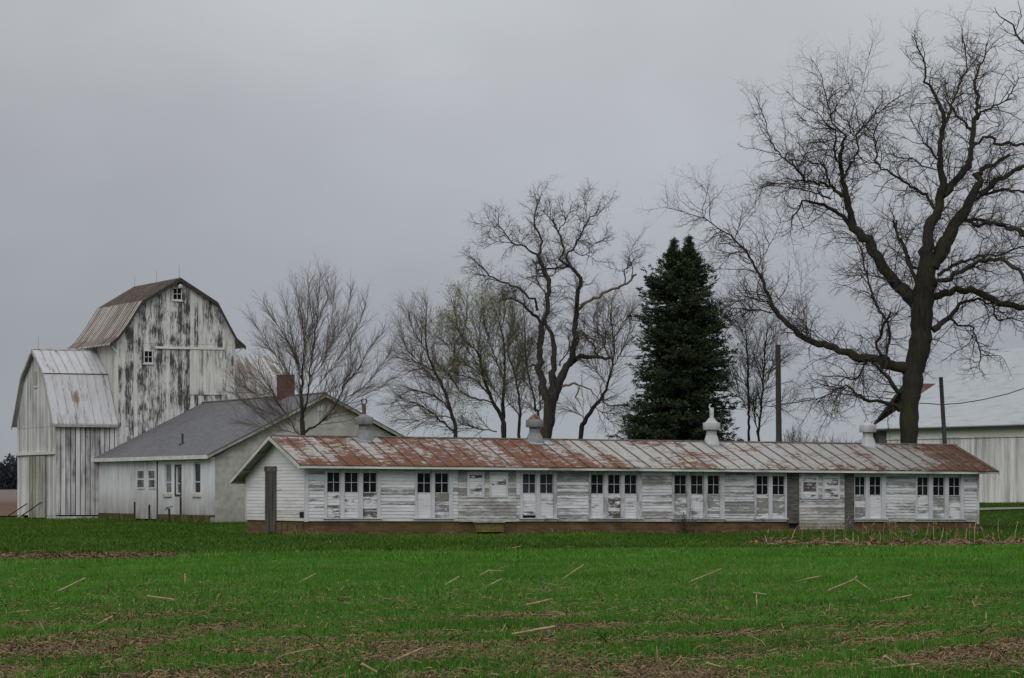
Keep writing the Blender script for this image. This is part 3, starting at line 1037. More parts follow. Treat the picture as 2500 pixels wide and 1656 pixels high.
        if nm == 'l':
            MB().tube([(1.05, MK.vv(445.6, 1.05), rz(1.05) - .05), (1.05, MK.vv(445.6, 1.05), rz(1.05) + .58)], .06, 8).lathe((1.05, MK.vv(445.6, 1.05), rz(1.05) - .12), [(.24, 0), (.2, .12), (.06, .2)], 10).build('vent_pipe', M['iron'], ro)
            v0 = 5.3
            c = MB().box(W2 - .42, W2 + .36, v0, v0 + .8, 6.2, 8.25)
            c.build('chimney', M['brick'], ro)
            c = MB().box(W2 - .47, W2 + .41, v0 - .05, v0 + .85, 8.252, 8.34)
            c.tube([(W2 - .03, v0 + .4, 8.33), (W2 - .03, v0 + .4, 8.6)], .2, 10)
            c.build('chimney_cap', M['concrete'], ro)
    MB().box(-OV - .02, -OV + .04, E0, E1, rz(-OV) - .22, rz(-OV) - .01).build('fascia_board', M['fascia'], root)
    MB().tube([(W2, E0, HR + .01), (W2, E1, HR + .01)], .07, 6).build('ridge_cap', M['shingle'], root)
    # water hydrant by the wall
    p = MK.world(-1.2, MK.vv(413, -1.2))
    g_ = float(gz(p.x, p.y))
    h = MB().tube([(0, 0, -.1), (0, 0, .78)], .06, 8).tube([(0, 0, .72), (-.16, 0, .80), (-.2, 0, .66)], [.05, .05, .045], 8).tube([(-.1, 0, .84), (.22, .0, .88)], .03, 6)
    o = h.build('water_hydrant', M['iron'])
    o.location = (p.x, p.y, g_)
    tag(o, 'dark iron water hydrant standing by the wall of the white block building', 'hydrant')


milk_house()

# ------------------------------------------------------------------ barns at the left
LB = Frame(-27.0, 182.0, 25)


def gambrel(root, prof, u0, u1, along, mats, th=.06, seam=None, seam_mat=None, trim=None):
    """roof slabs along a profile [(a,z)...]; along='u' runs from u0 to u1 with profile in v, else profile in u"""
    for k in range(len(prof) - 1):
        (a, za), (b, zb_) = prof[k], prof[k + 1]
        m = mats[k]
        r = MB()
        if along == 'u':
            r.prism([(u0, a, za - th), (u0, b, zb_ - th), (u0, b, zb_), (u0, a, za)], (u1 - u0, 0, 0))
        else:
            r.prism([(a, u0, za - th), (b, u0, zb_ - th), (b, u0, zb_), (a, u0, za)], (0, u1 - u0, 0))
        ro = r.build('roof', m, root)
        if seam:
            s = MB()
            x = u0 + .03
            while x < u1:
                if along == 'u':
                    s.prism([(x - .02, a, za + .002), (x + .02, a, za + .002), (x + .02, a, za + .05), (x - .02, a, za + .05)], (0, b - a, zb_ - za))
                else:
                    s.prism([(a, x - .02, za + .002), (a, x + .02, za + .002), (a, x + .02, za + .05), (a, x - .02, za + .05)], (b - a, 0, zb_ - za))
                x += seam
            s.build('roof_seam', seam_mat, ro)
        if trim:
            for x in (u0 - .02, u1 - .03):
                s = MB()
                if along == 'u':
                    s.prism([(x, a, za - .2), (x, b, zb_ - .2), (x, b, zb_ - .0), (x, a, za - .0)], (.05, 0, 0))
                else:
                    s.prism([(a, x, za - .2), (b, x, zb_ - .2), (b, x, zb_ - .0), (a, x, za - .0)], (0, .05, 0))
                s.build('barge_board', trim, ro)


def rods(root, pts):
    for p in pts:
        MB().tube([(p[0], p[1], p[2] - .05), (p[0], p[1], p[2] + .8)], [.010, .006], 5).build('lightning_rod', M['iron'], root)


def boards(mb, a0, a1, z0, z1, plane, w_, gap, axis='u', rs=None):
    x = a0
    while x < a1 - .02:
        e = min(x + w_ - gap, a1)
        d = rs.uniform(.0, .008) if rs else 0
        if axis == 'u': mb.box(x, e, plane - .03 - d, plane - .002, z0, z1)
        else: mb.box(plane - .03 - d, plane - .002, x, e, z0, z1)
        x += w_


def low_barn():
    root = tag(LB.root('low_barn'), 'low white barn with pale metal gambrel roof at the left edge, against the tall barn', 'barn')
    W = 8.2
    rs = random.Random(4)
    prof = [(-.3, 5.72), (1.7, 8.72), (4.1, 10.26), (6.5, 8.72), (8.5, 5.72)]
    UR = 3.72

    def inside(v):
        for (a, za), (b, zb_) in zip(prof, prof[1:]):
            if a <= v <= b: return za + (zb_ - za) * (v - a) / (b - a)
    core = MB()
    pts = [(0, .22), (0, inside(0) - .1)] + [(a, z - .1) for a, z in prof[1:4]] + [(W, inside(W) - .1), (W, .22)]
    core.prism([(.0, v, z) for v, z in pts], (.12, 0, 0))
    core.build('gable_wall', M['dark'], root)
    # vertical boards on the gable, cut to the roofline, in two heights
    g = MB()
    g2 = MB()
    v = 0.0
    while v < W - .02:
        e = min(v + .27, W)
        vm = (v + e) / 2
        top = min(inside(v), inside(e)) - .10
        d = rs.uniform(0, .01)
        if not (1.95 < vm < 5.6 ):
            g.box(-.035 - d, -.002, v, e - .012, .25, 3.86)
        g.box(-.04 - d, -.002, v, e - .012, 3.885, 5.55)
        g2.prism([(-.055 - d, v, 5.555), (-.055 - d, e - .012, 5.555), (-.055 - d, e - .012, inside(e - .012) - .10), (-.055 - d, v, inside(v) - .10)], (.05, 0, 0))
        v = e
    g.build('gable_boards', M['lowbarn_gable'], root)
    g2.build('gable_boards', M['lowbarn_gable'], root)
    # sliding doors under a track
    d = MB()
    v = 1.98
    while v < 5.55:
        d.box(-.09 - rs.uniform(0, .012), -.03, v, v + .245, .12, 3.84)
        v += .26
    d.build('sliding_door', M['barn_door'], root)
    MB().box(-.16, -.04, .15, W - .1, 3.90, 4.06).build('door_track', M['cream'], root)
    MB().box(-.02, .12, -.05, 1.9, -.3, .23).build('footing', M['concrete'], root)
    MB().box(-.02, .12, 7.2, W, -.3, .24).build('footing', M['concrete'], root)
    # small gable opening
    MB().box(-.09, -.04, 3.75, 4.35, 8.1, 8.95).build('gable_window', M['pane_grey'], root)
    MB().box(-.11, -.04, 3.65, 4.45, 7.96, 8.08).build('window_sill', M['trim'], root)
    # side wall: boards with dark gaps
    c = MB().box(.02, 11.0, .002, .12, .22, 5.6)
    c.build('side_backing', M['dark'], root)
    b = MB()
    boards(b, .0, 7.9, .30, 5.55, .0, .30, .05, 'u', rs)
    b.build('side_boards', M['lowbarn_side'], root)
    MB().box(.0, 8, -.045, .12, -.4, .215).build('footing', M['concrete'], root)
    MB().box(0.1, 11, W - .1, W, -.3, 5.6).build('rear_wall', M['lowbarn_side'], root)
    gambrel(root, prof, -.32, UR, 'u', [M['low_roof']] * 4, .07, .52, M['seam_light'], M['soffit'])
    MB().tube([(-.33, 1.7, 8.75), (UR, 1.7, 8.75)], .04, 6).build('roof_break_cap', M['seam'], root)
    MB().tube([(-.33, 4.1, 10.28), (UR, 4.1, 10.28)], .05, 6).build('ridge_cap', M['seam_light'], root)
    MB().box(-.3, UR, -.31, -.26, 5.52, 5.66).build('fascia_board', M['soffit'], root)
    rods(root, [(.1, 4.1, 10.26)])
    # two leaning pry bars at the doors
    for (va, vb, nm) in ((7.9, 5.7, 'long thin dark bar leaning on the left edge of the low barn door'),
                         (4.9, 2.6, 'long thin dark bar leaning on the sliding door of the low barn')):
        p = LB.world(-1.0, va, .02); q = LB.world(-.14, vb, .95 if va > 6 else 1.05)
        o = MB().tube([p, q], .035, 6).build('leaning_bar', M['iron'], None, off=p)
        o.location = p
        tag(o, nm, 'bar')


low_barn()
TB = Frame(LB.world(3.75, 0).x, LB.world(3.75, 0).y, 25)


def tall_barn():
    root = tag(TB.root('tall_barn'), 'tall white barn with black-streaked gable boards and a curved gambrel roof', 'barn')
    W, D = 7.43, 8.4
    rs = random.Random(8)
    prof = [(-.55, 10.50), (-.02, 10.92), (.55, 11.66), (1.48, 13.11), (3.87, 14.54), (6.27, 13.11), (7.05, 11.66), (7.55, 10.92), (8.05, 10.50)]
    prof[6] = (7.08, 11.66); prof[7] = (7.5, 10.95)

    def top(u):
        for (a, za), (b, zb_) in zip(prof, prof[1:]):
            if a <= u <= b: return za + (zb_ - za) * (u - a) / (b - a)
    core = MB()
    pts = [(.02, -.3), (.02, top(.02) - .12)] + [(a, z - .14) for a, z in prof[2:7]] + [(W - .02, top(W - .02) - .12), (W - .02, -.3)]
    core.prism([(u, .0, z) for u, z in pts], (0, .1, 0))
    core.prism([(u, D - .1, z) for u, z in pts], (0, .1, 0))
    core.build('core_wall', M['dark'], root)
    g, gl = MB(), MB()
    x = 0.0
    while x < W - .02:
        e = min(x + .255, W)
        d = rs.uniform(0, .008)
        q = e - .006
        gl.box(x, q, -.03 - d, -.002, 5.05, 10.58)
        g.prism([(x, -.045 - d, 10.585), (q, -.045 - d, 10.585), (q, -.045 - d, top(q) - .10), (x, -.045 - d, top(x) - .10)], (0, .04, 0))
        x = e
    gl.build('gable_boards', M['barn_gable'], root)
    g.build('gable_boards', M['barn_gable'], root)
    b = MB()
    boards(b, 0, W, .2, 5.0, .0, .30, .05, 'u', rs)
    b.build('lower_boards', M['lowbarn_side'], root)
    MB().box(0, .12, .1, D - .1, 0, 10.8).box(W - .12, W, .1, D - .1, 0, 10.8).build('side_wall', M['barn_side'], root)
    MB().box(-.03, .06, -.06, .0, 5, 10.75).build('corner_board', M['barn_side'], root)
    MB().box(W - .06, W + .03, -.06, .0, 5, 10.75).build('corner_board', M['barn_side'], root)
    # hay door track and two door leaves
    tx0, tx1 = 2.35, 6.75
    MB().box(tx0, tx1, -.14, -.045, 10.28, 10.42).build('door_track', M['cream'], root)
    dd = MB()
    for k in range(10):
        a = 4.55 + k * .21
        dd.box(a, a + .2, -.085 - rs.uniform(0, .006), -.045, 7.55, 10.27)
    dd.build('hay_door', M['hay_door'], root)
    # windows
    def win(u0, u1, z0, z1):
        f = MB()
        f.box(u0 - .045, u0, -.10, -.03, z0 - .06, z1 + .045).box(u1, u1 + .045, -.10, -.03, z0 - .06, z1 + .045)
        f.box(u0 + .001, u1 - .001, -.099, -.03, z1, z1 + .045).box(u0 - .12, u1 + .12, -.12, -.03, z0 - .13, z0 - .062)
        f.box(u0 + .001, u1 - .001, -.099, -.03, z0 - .06, z0)
        um, zm = (u0 + u1) / 2, (z0 + z1) / 2
        f.box(um - .016, um + .016, -.09, -.05, z0 + .001, z1 - .001).box(u0 + .001, um - .017, -.089, -.05, zm - .016, zm + .016).box(um + .017, u1 - .001, -.089, -.05, zm - .016, zm + .016)
        o = f.build('window', M['lowbarn_gable'], root)
        MB().box(u0, u1, -.07, -.06, z0, z1).build('pane', M['pane'], o)
    # src px: upper (421,703)-(442,731), lower (351,857)-(370,886)
    win(TB.u(422), TB.u(441), TB.z(731, 3.6), TB.z(705, 3.6))
    win(TB.u(352), TB.u(370), TB.z(885, 1.8), TB.z(858, 1.8))
    # lamp at the peak
    MB().lathe((TB.u(437), -.25, 13.95), [(.16, 0), (.16, .12), (.05, .24)], 10).build('peak_lamp', M['galvw'], root)
    mats = [M['barn_roof']] * 3 + [M['barn_roof_top']] * 2 + [M['barn_roof']] * 3
    gambrel(root, prof, -.32, D + .32, 'v', mats, .07, .42, M['seam'], M['post'])
    # eave brackets
    MB().beam((W + .02, -.03, 10.0), (W + .5, -.05, 10.45), .08, .08).build('eave_bracket', M['trim'], root)
    MB().beam((-.02, -.03, 10.0), (-.45, -.05, 10.5), .08, .08).build('eave_bracket', M['trim'], root)
    rods(root, [(3.87, -.1, 14.54), (3.87, 4.2, 14.54), (3.87, 8.5, 14.54)])


tall_barn()


def barn_wing():
    root = tag(empty('barn_wing', LB.world(11.2, 0), R(25)), 'lower barn wing with pale rusty gambrel roof on the right of the tall barn', 'barn')
    prof = [(-.3, 5.72), (1.7, 8.72), (4.1, 10.2), (6.5, 8.72), (8.5, 5.72)]
    gambrel(root, prof, .04, 4.1, 'u', [M['wing_roof']] * 4, .07, .6, M['seam_light'])
    b = MB()
    boards(b, .1, 3.9, .0, 5.6, .0, .3, .04, 'u', random.Random(3))
    b.box(.1, 3.9, .0, .1, 0, 5.6)
    b.prism([(3.8, v, z) for v, z in [(.11, 0), (.11, 6.1), (1.75, 8.6), (4.1, 10.05), (6.45, 8.6), (8.1, 6.1), (8.1, 0)]], (.1, 0, 0))
    b.build('wall', M['lowbarn_side'], root)


barn_wing()

# ------------------------------------------------------------------ right barn and the barn behind it
RB = Frame(23.66, 198.0, 29)     # far-left corner of its long wall; the wall comes towards the camera along -v


def right_barn():
    root = tag(RB.root('white_barn'), 'big white barn with a wide pale metal roof behind the old oak', 'barn')
    L, W, HE, HR = 32.0, 17.7, 6.0, 11.0
    rs = random.Random(6)
    c = MB().box(.02, .2, -L, 0, .2, HE - .1)
    c.build('side_backing', M['greywood'], root)
    b = MB()
    boards(b, -L, -.9, .85, HE - .95, .02, .27, .006, 'v', rs)
    b.build('side_boards', M['right_wall'], root)
    o = MB()
    boards(o, -.88, .0, .5, HE - .5, .02, .24, .012, 'v', rs)
    o.build('side_boards', M['greywood'], root)
    MB().box(-.06, .0, -L, -.9, HE - .94, HE - .35).build('frieze_board', M['cream'], root)
    MB().box(-.09, .0, -L, -.9, HE - 1.0, HE - .945).build('frieze_moulding', M['right_wall'], root)
    MB().box(-.05, .02, -L, -.9, .55, .845).build('footing', M['greywood'], root)
    g = MB().prism([(.21, -.2, .2), (W, -.2, .2), (W, -.2, HE), (W / 2, -.2, HR - .2), (.21, -.2, HE - .1)], (0, .18, 0))
    g.prism([(.21, -L, .2), (W, -L, .2), (W, -L, HE), (W / 2, -L, HR - .2), (.21, -L, HE - .1)], (0, .18, 0))
    g.build('gable_wall', M['right_wall'], root)
    MB().box(W - .2, W, -L + .2, -.22, .2, HE).build('rear_wall', M['right_wall'], root)
    ov = .45
    for ua, ub in ((-ov, W / 2), (W / 2, W + ov)):
        za = HR - abs(ua - W / 2) * (HR - HE) / (W / 2 + 0)
        zb_ = HR - abs(ub - W / 2) * (HR - HE) / (W / 2 + 0)
        r = MB().prism([(ua, -L - .4, za - .06), (ub, -L - .4, zb_ - .06), (ub, -L - .4, zb_), (ua, -L - .4, za)], (0, L + .8, 0))
        r.build('roof', M['right_roof'], root)
    MB().box(-ov, -ov + .05, -L - .4, .4, HE - .42, HE - .33).build('fascia_board', M['post'], root)


right_barn()
GB = Frame(29.97 - .0, 235.0, 25)


def rear_barn():
    root = tag(empty('rear_barn', (GB.X, GB.Y, 0), R(25)), 'dark barn end with a red-brown roof peeking out behind the oak trunk', 'barn')
    h, z1, W, L = 9.98, 5.0, 7.2, 12.0
    for s in (-1, 1):
        r = MB().prism([(0, 0, h), (0, s * W, z1), (0, s * W, z1 - .2), (0, 0, h - .2)], (L, 0, 0))
        ro = r.build('roof', M['rear_roof'], root)
        MB().prism([(-.05, 0, h - .02), (-.05, s * W, z1 - .02), (-.05, s * W, z1 - .3), (-.05, 0, h - .3)], (.06, 0, 0)).build('barge_board', M['iron'], ro)
    MB().prism([(.4, -W + .3, .0), (.4, W - .3, 0), (.4, W - .3, z1 - .05), (.4, 0, h - .3), (.4, -W + .3, z1 - .05)], (.15, 0, 0)).build('gable_wall', M['iron'], root)


rear_barn()

# ------------------------------------------------------------------ poles and wire
def pole(px, ptop, dx, D, r, mat, label):
    base = P(px, 1290, D)
    z0 = float(gz(base.x, D))
    b = Vector((base.x + dx, D, z0 - .3))
    tp = P(px, ptop, D)
    o = MB().tube([b, b.lerp(tp, .5), tp], [r * 1.15, r * 1.06, r * .95], 12).build('wooden_pole', mat, None, True, off=b)
    o.location = b
    return tag(o, label, 'pole', 'old wooden poles behind the long shed')


pole(1899, 842, 0.1, 145, .13, M['post'], 'dark brown upright pole standing alone right of the spruce')
p2 = pole(2297, 921, .42, 150, .105, M['postgrey'], 'grey leaning pole in front of the white barn at right')
wp = [P(1908, 988, 145), P(1950, 982, 145), P(2060, 962, 146), P(2175, 974, 147.5), P(2240, 984, 149), P(2300, 988, 150), P(2345, 985, 150), P(2400, 976, 150), P(2460, 962, 150), P(2540, 935, 150), P(2640, 895, 150)]
o = MB().tube([p - wp[0] for p in wp], .022, 5).build('overhead_wire', M['wire'])
o.location = wp[0]
tag(o, 'sagging black wire strung past the two wooden poles', 'wire')

# ------------------------------------------------------------------ trees
def tubes(paths, sides):
    """paths: list of (K,3) arrays with (K,) radii -> verts, quads; grouped by length for speed"""
    groups = {}
    for p, r in paths:
        groups.setdefault(len(p), []).append((p, r))
    V, Q, n0 = [], [], 0
    for K, lst in groups.items():
        p = np.array([a for a, _ in lst], float)
        r = np.array([b for _, b in lst], float)
        N = len(lst)
        t = np.empty_like(p)
        t[:, 1:-1] = p[:, 2:] - p[:, :-2]
        t[:, 0] = p[:, 1] - p[:, 0]
        t[:, -1] = p[:, -1] - p[:, -2]
        t /= np.linalg.norm(t, axis=2, keepdims=True) + 1e-9
        mean = p[:, -1] - p[:, 0]
        mean /= np.linalg.norm(mean, axis=1, keepdims=True) + 1e-9
        ref = np.where(np.abs(mean[:, 2:3]) < .75, np.array([[0, 0, 1.0]]), np.array([[.2, 1.0, 0]]))
        a = np.cross(t, ref[:, None, :])
        a /= np.linalg.norm(a, axis=2, keepdims=True) + 1e-9
        b = np.cross(t, a)
        an = np.arange(sides) * 2 * math.pi / sides
        ring = p[:, :, None, :] + (a[:, :, None, :] * np.cos(an)[None, None, :, None] + b[:, :, None, :] * np.sin(an)[None, None, :, None]) * r[:, :, None, None]
        V.append(ring.reshape(-1, 3))
        idx = n0 + (np.arange(N)[:, None, None] * K + np.arange(K - 1)[None, :, None]) * sides + np.arange(sides)[None, None, :]
        nxt = n0 + (np.arange(N)[:, None, None] * K + np.arange(K - 1)[None, :, None]) * sides + ((np.arange(sides) + 1) % sides)[None, None, :]
        Q.append(np.stack([idx, nxt, nxt + sides, idx + sides], -1).reshape(-1, 4))
        n0 += N * K * sides
    return np.concatenate(V), np.concatenate(Q)


def smooth_path(pts, rad, step, jit, rs):
    """Catmull-Rom through traced points, resampled, with a little gnarl"""
    P_ = [np.array(p) for p in pts]
    P_ = [2 * P_[0] - P_[1]] + P_ + [2 * P_[-1] - P_[-2]]
    out, ro = [], []
    for i in range(1, len(P_) - 2):
        a, b, c, d = P_[i - 1], P_[i], P_[i + 1], P_[i + 2]
        n = max(1, int(round(np.linalg.norm(c - b) / step)))
        for k in range(n):
            t = k / n
            q = .5 * ((2 * b) + (-a + c) * t + (2 * a - 5 * b + 4 * c - d) * t * t + (-a + 3 * b - 3 * c + d) * t ** 3)
            out.append(q)
            ro.append(rad[i - 1] + (rad[i] - rad[i - 1]) * t)
    out.append(P_[-2]); ro.append(rad[-1])
    out = np.array(out); ro = np.array(ro)
    if len(out) > 2:
        out[1:-1] += rs.normal(0, 1, (len(out) - 2, 3)) * jit * np.minimum(ro[1:-1, None] * 1.8, .10)
        ro[1:-1] *= 1 + np.clip(rs.normal(0, .07, len(ro) - 2), -.12, .2)
    return out, ro


def twig(p, d, L, r, K, gn, up, rs):
    pts = np.empty((K, 3)); pts[0] = p
    d = d / (np.linalg.norm(d) + 1e-9)
    seg = L / (K - 1)
    for k in range(1, K):
        d = d + rs.normal(0, gn, 3)
        d[2] += up
        d /= np.linalg.norm(d)
        pts[k] = pts[k - 1] + d * seg
    return pts, np.linspace(r, r * .35, K)


def sprout(pts, rad, lv, cfg, out, rs, tips, skip0=.0):
    """children along one path"""
    c = cfg[lv]
    seg = np.linalg.norm(np.diff(pts, axis=0), axis=1)
    cum = np.concatenate([[0], np.cumsum(seg)])
    tot = cum[-1]
    s = tot * max(skip0, c.get('start', .15)) + rs.uniform(0, c['space'])
    while s < tot:
        i = min(np.searchsorted(cum, s) - 1, len(seg) - 1)
        i = max(i, 0)
        f = (s - cum[i]) / (seg[i] + 1e-9)
        p = pts[i] + (pts[i + 1] - pts[i]) * f
        r = rad[i] + (rad[i + 1] - rad[i]) * f
        if r < c.get('rmax', 9):
            t = (pts[i + 1] - pts[i]) / (seg[i] + 1e-9)
            n = rs.normal(0, 1, 3)
            n -= t * np.dot(n, t)
            n /= np.linalg.norm(n) + 1e-9
            a = rs.uniform(*c['ang'])
            d = t * math.cos(a) + n * math.sin(a)
            d[2] += c.get('lift', 0)
            L = rs.uniform(*c['len']) * (1 - c.get('taper', .4) * s / tot)
            q = twig(p, d, L, min(r * .75, c['r']), c['K'], c['gn'], c['up'], rs)
            out.append(q)
            if lv + 1 < len(cfg):
                sprout(q[0], q[1], lv + 1, cfg, out, rs, tips)
            else:
                tips.append(q[0][-1])
        s += c['space'] * rs.uniform(.6, 1.4)
    if lv + 1 == len(cfg) or lv == 0:
        tips.append(pts[-1])


def specks(tips, size, n, rs, spread=.06):
    """little bud-sized triangles near twig ends"""
    t = np.repeat(np.array(tips), n, axis=0)
    m = len(t)
    c = t + rs.normal(0, spread, (m, 3))
    a = rs.normal(0, size, (m, 3)); b = rs.normal(0, size, (m, 3))
    v = np.stack([c, c + a, c + b], 1).reshape(-1, 3)
    return v, np.arange(3 * m).reshape(-1, 3), np.repeat(rs.uniform(0, 1, m), 3)


def traced_tree(name, label, D, view, limbs, cfg, bark_m, twig_m, seed, cat='tree', group=None, buds=None, rmin=.05, base_py=1290, dark_limb=None, spread=.5):
    rs = np.random.default_rng(seed)
    sc, ox, oy = view[0]
    px_m = F / D
    big, thin = [], []
    store = []          # (px array, depth array) of finished limbs for inheriting depth
    pale = []
    base = None
    for li, L in enumerate(limbs):
        vw = 0
        flag = None
        if isinstance(L[0], str):
            flag, L = L[0], L[1:]
        if flag and flag in 'ab': vw = 'ab'.index(flag)
        sc, ox, oy = view[vw]
        px = np.array([[ox + q[0] / sc, oy + q[1] / sc] for q in L], float)
        rr = [(q[2] if len(q) > 2 else None) for q in L]
        last = 4.0
        for k in range(len(rr)):
            if rr[k] is None: rr[k] = last if k == 0 else max(1.6, rr[k - 1] * .6)
        rad = [max(.012, ((1.0 if li == 0 else .80) if name == 'oak_tree' else .72 if name == 'maple_tree' else 1) * q * (.62 + .38 * min(1, q / 28)) / sc / px_m) for q in rr]
        if li == 0:
            dep = [0.0] * len(px)
        else:
            best, d0 = 1e9, 0
            for sp_, sd in store:
                dd = np.hypot(sp_[:, 0] - px[0, 0], sp_[:, 1] - px[0, 1])
                k = dd.argmin()
                if dd[k] < best: best, d0 = dd[k], sd[k]
            run = np.concatenate([[0], np.cumsum(np.hypot(*np.diff(px, axis=0).T))]) / px_m
            sg = rs.uniform(-spread, spread) + (.15 if rs.random() < .5 else -.15)
            dep = list(d0 + sg * run + .12 * np.sin(run * 1.3 + li) * np.minimum(run, 1))
        pts = [np.array(P(a[0], a[1], D + e)) for a, e in zip(px, dep)]
        if li == 0:
            base = pts[0].copy(); base[2] = float(gz(base[0], base[1]))
            pts[0][2] = base[2] - .4
        p, r = smooth_path(pts, rad, .30 if rad[0] > .1 else .22, .55 if li else .2, rs)
        # keep track in pixels for children
        pxs = np.stack([1250 + F * p[:, 0] / p[:, 1], 1200 - F * (p[:, 2] - 1.7) / p[:, 1]], -1)
        store.append((pxs, p[:, 1] - D))
        if flag == 'p': pale.append((p, r))
        elif r.max() > rmin: big.append((p, r))
        else: thin.append((p, r))
    root = tag(empty(name, base), label, cat, group)
    if name == 'oak_tree' or len(limbs) > 30:
        pass
    V, Q = tubes(big, 10)
    link('trunk', np_mesh('trunk', V - base, Q, smooth=True), bark_m, root)
    if pale:
        for pr_ in pale:
            V, Q = tubes([pr_], 8)
            link('dead_limb', np_mesh('dead_limb', V - base, Q, smooth=True), M['pale_limb'], root)
    out, tips = list(thin), []
    for k, (p, r) in enumerate(big + thin):
        sprout(p, r, 0, cfg, out, rs, tips, .5 if k == 0 else 0)
    V, Q = tubes([q for q in out], 3)
    link('crown', np_mesh('crown', V - base, Q), twig_m, root)
    if buds:
        mt, size, n, frac, spr = buds
        tp = [t for t in tips if rs.random() < frac]
        v, t_, tt = specks(tp, size, n, rs, spr)
        tag(link('buds', np_mesh('buds', v - base, None, t_, {'tint': tt}), mt, root), kind='stuff')
    return root


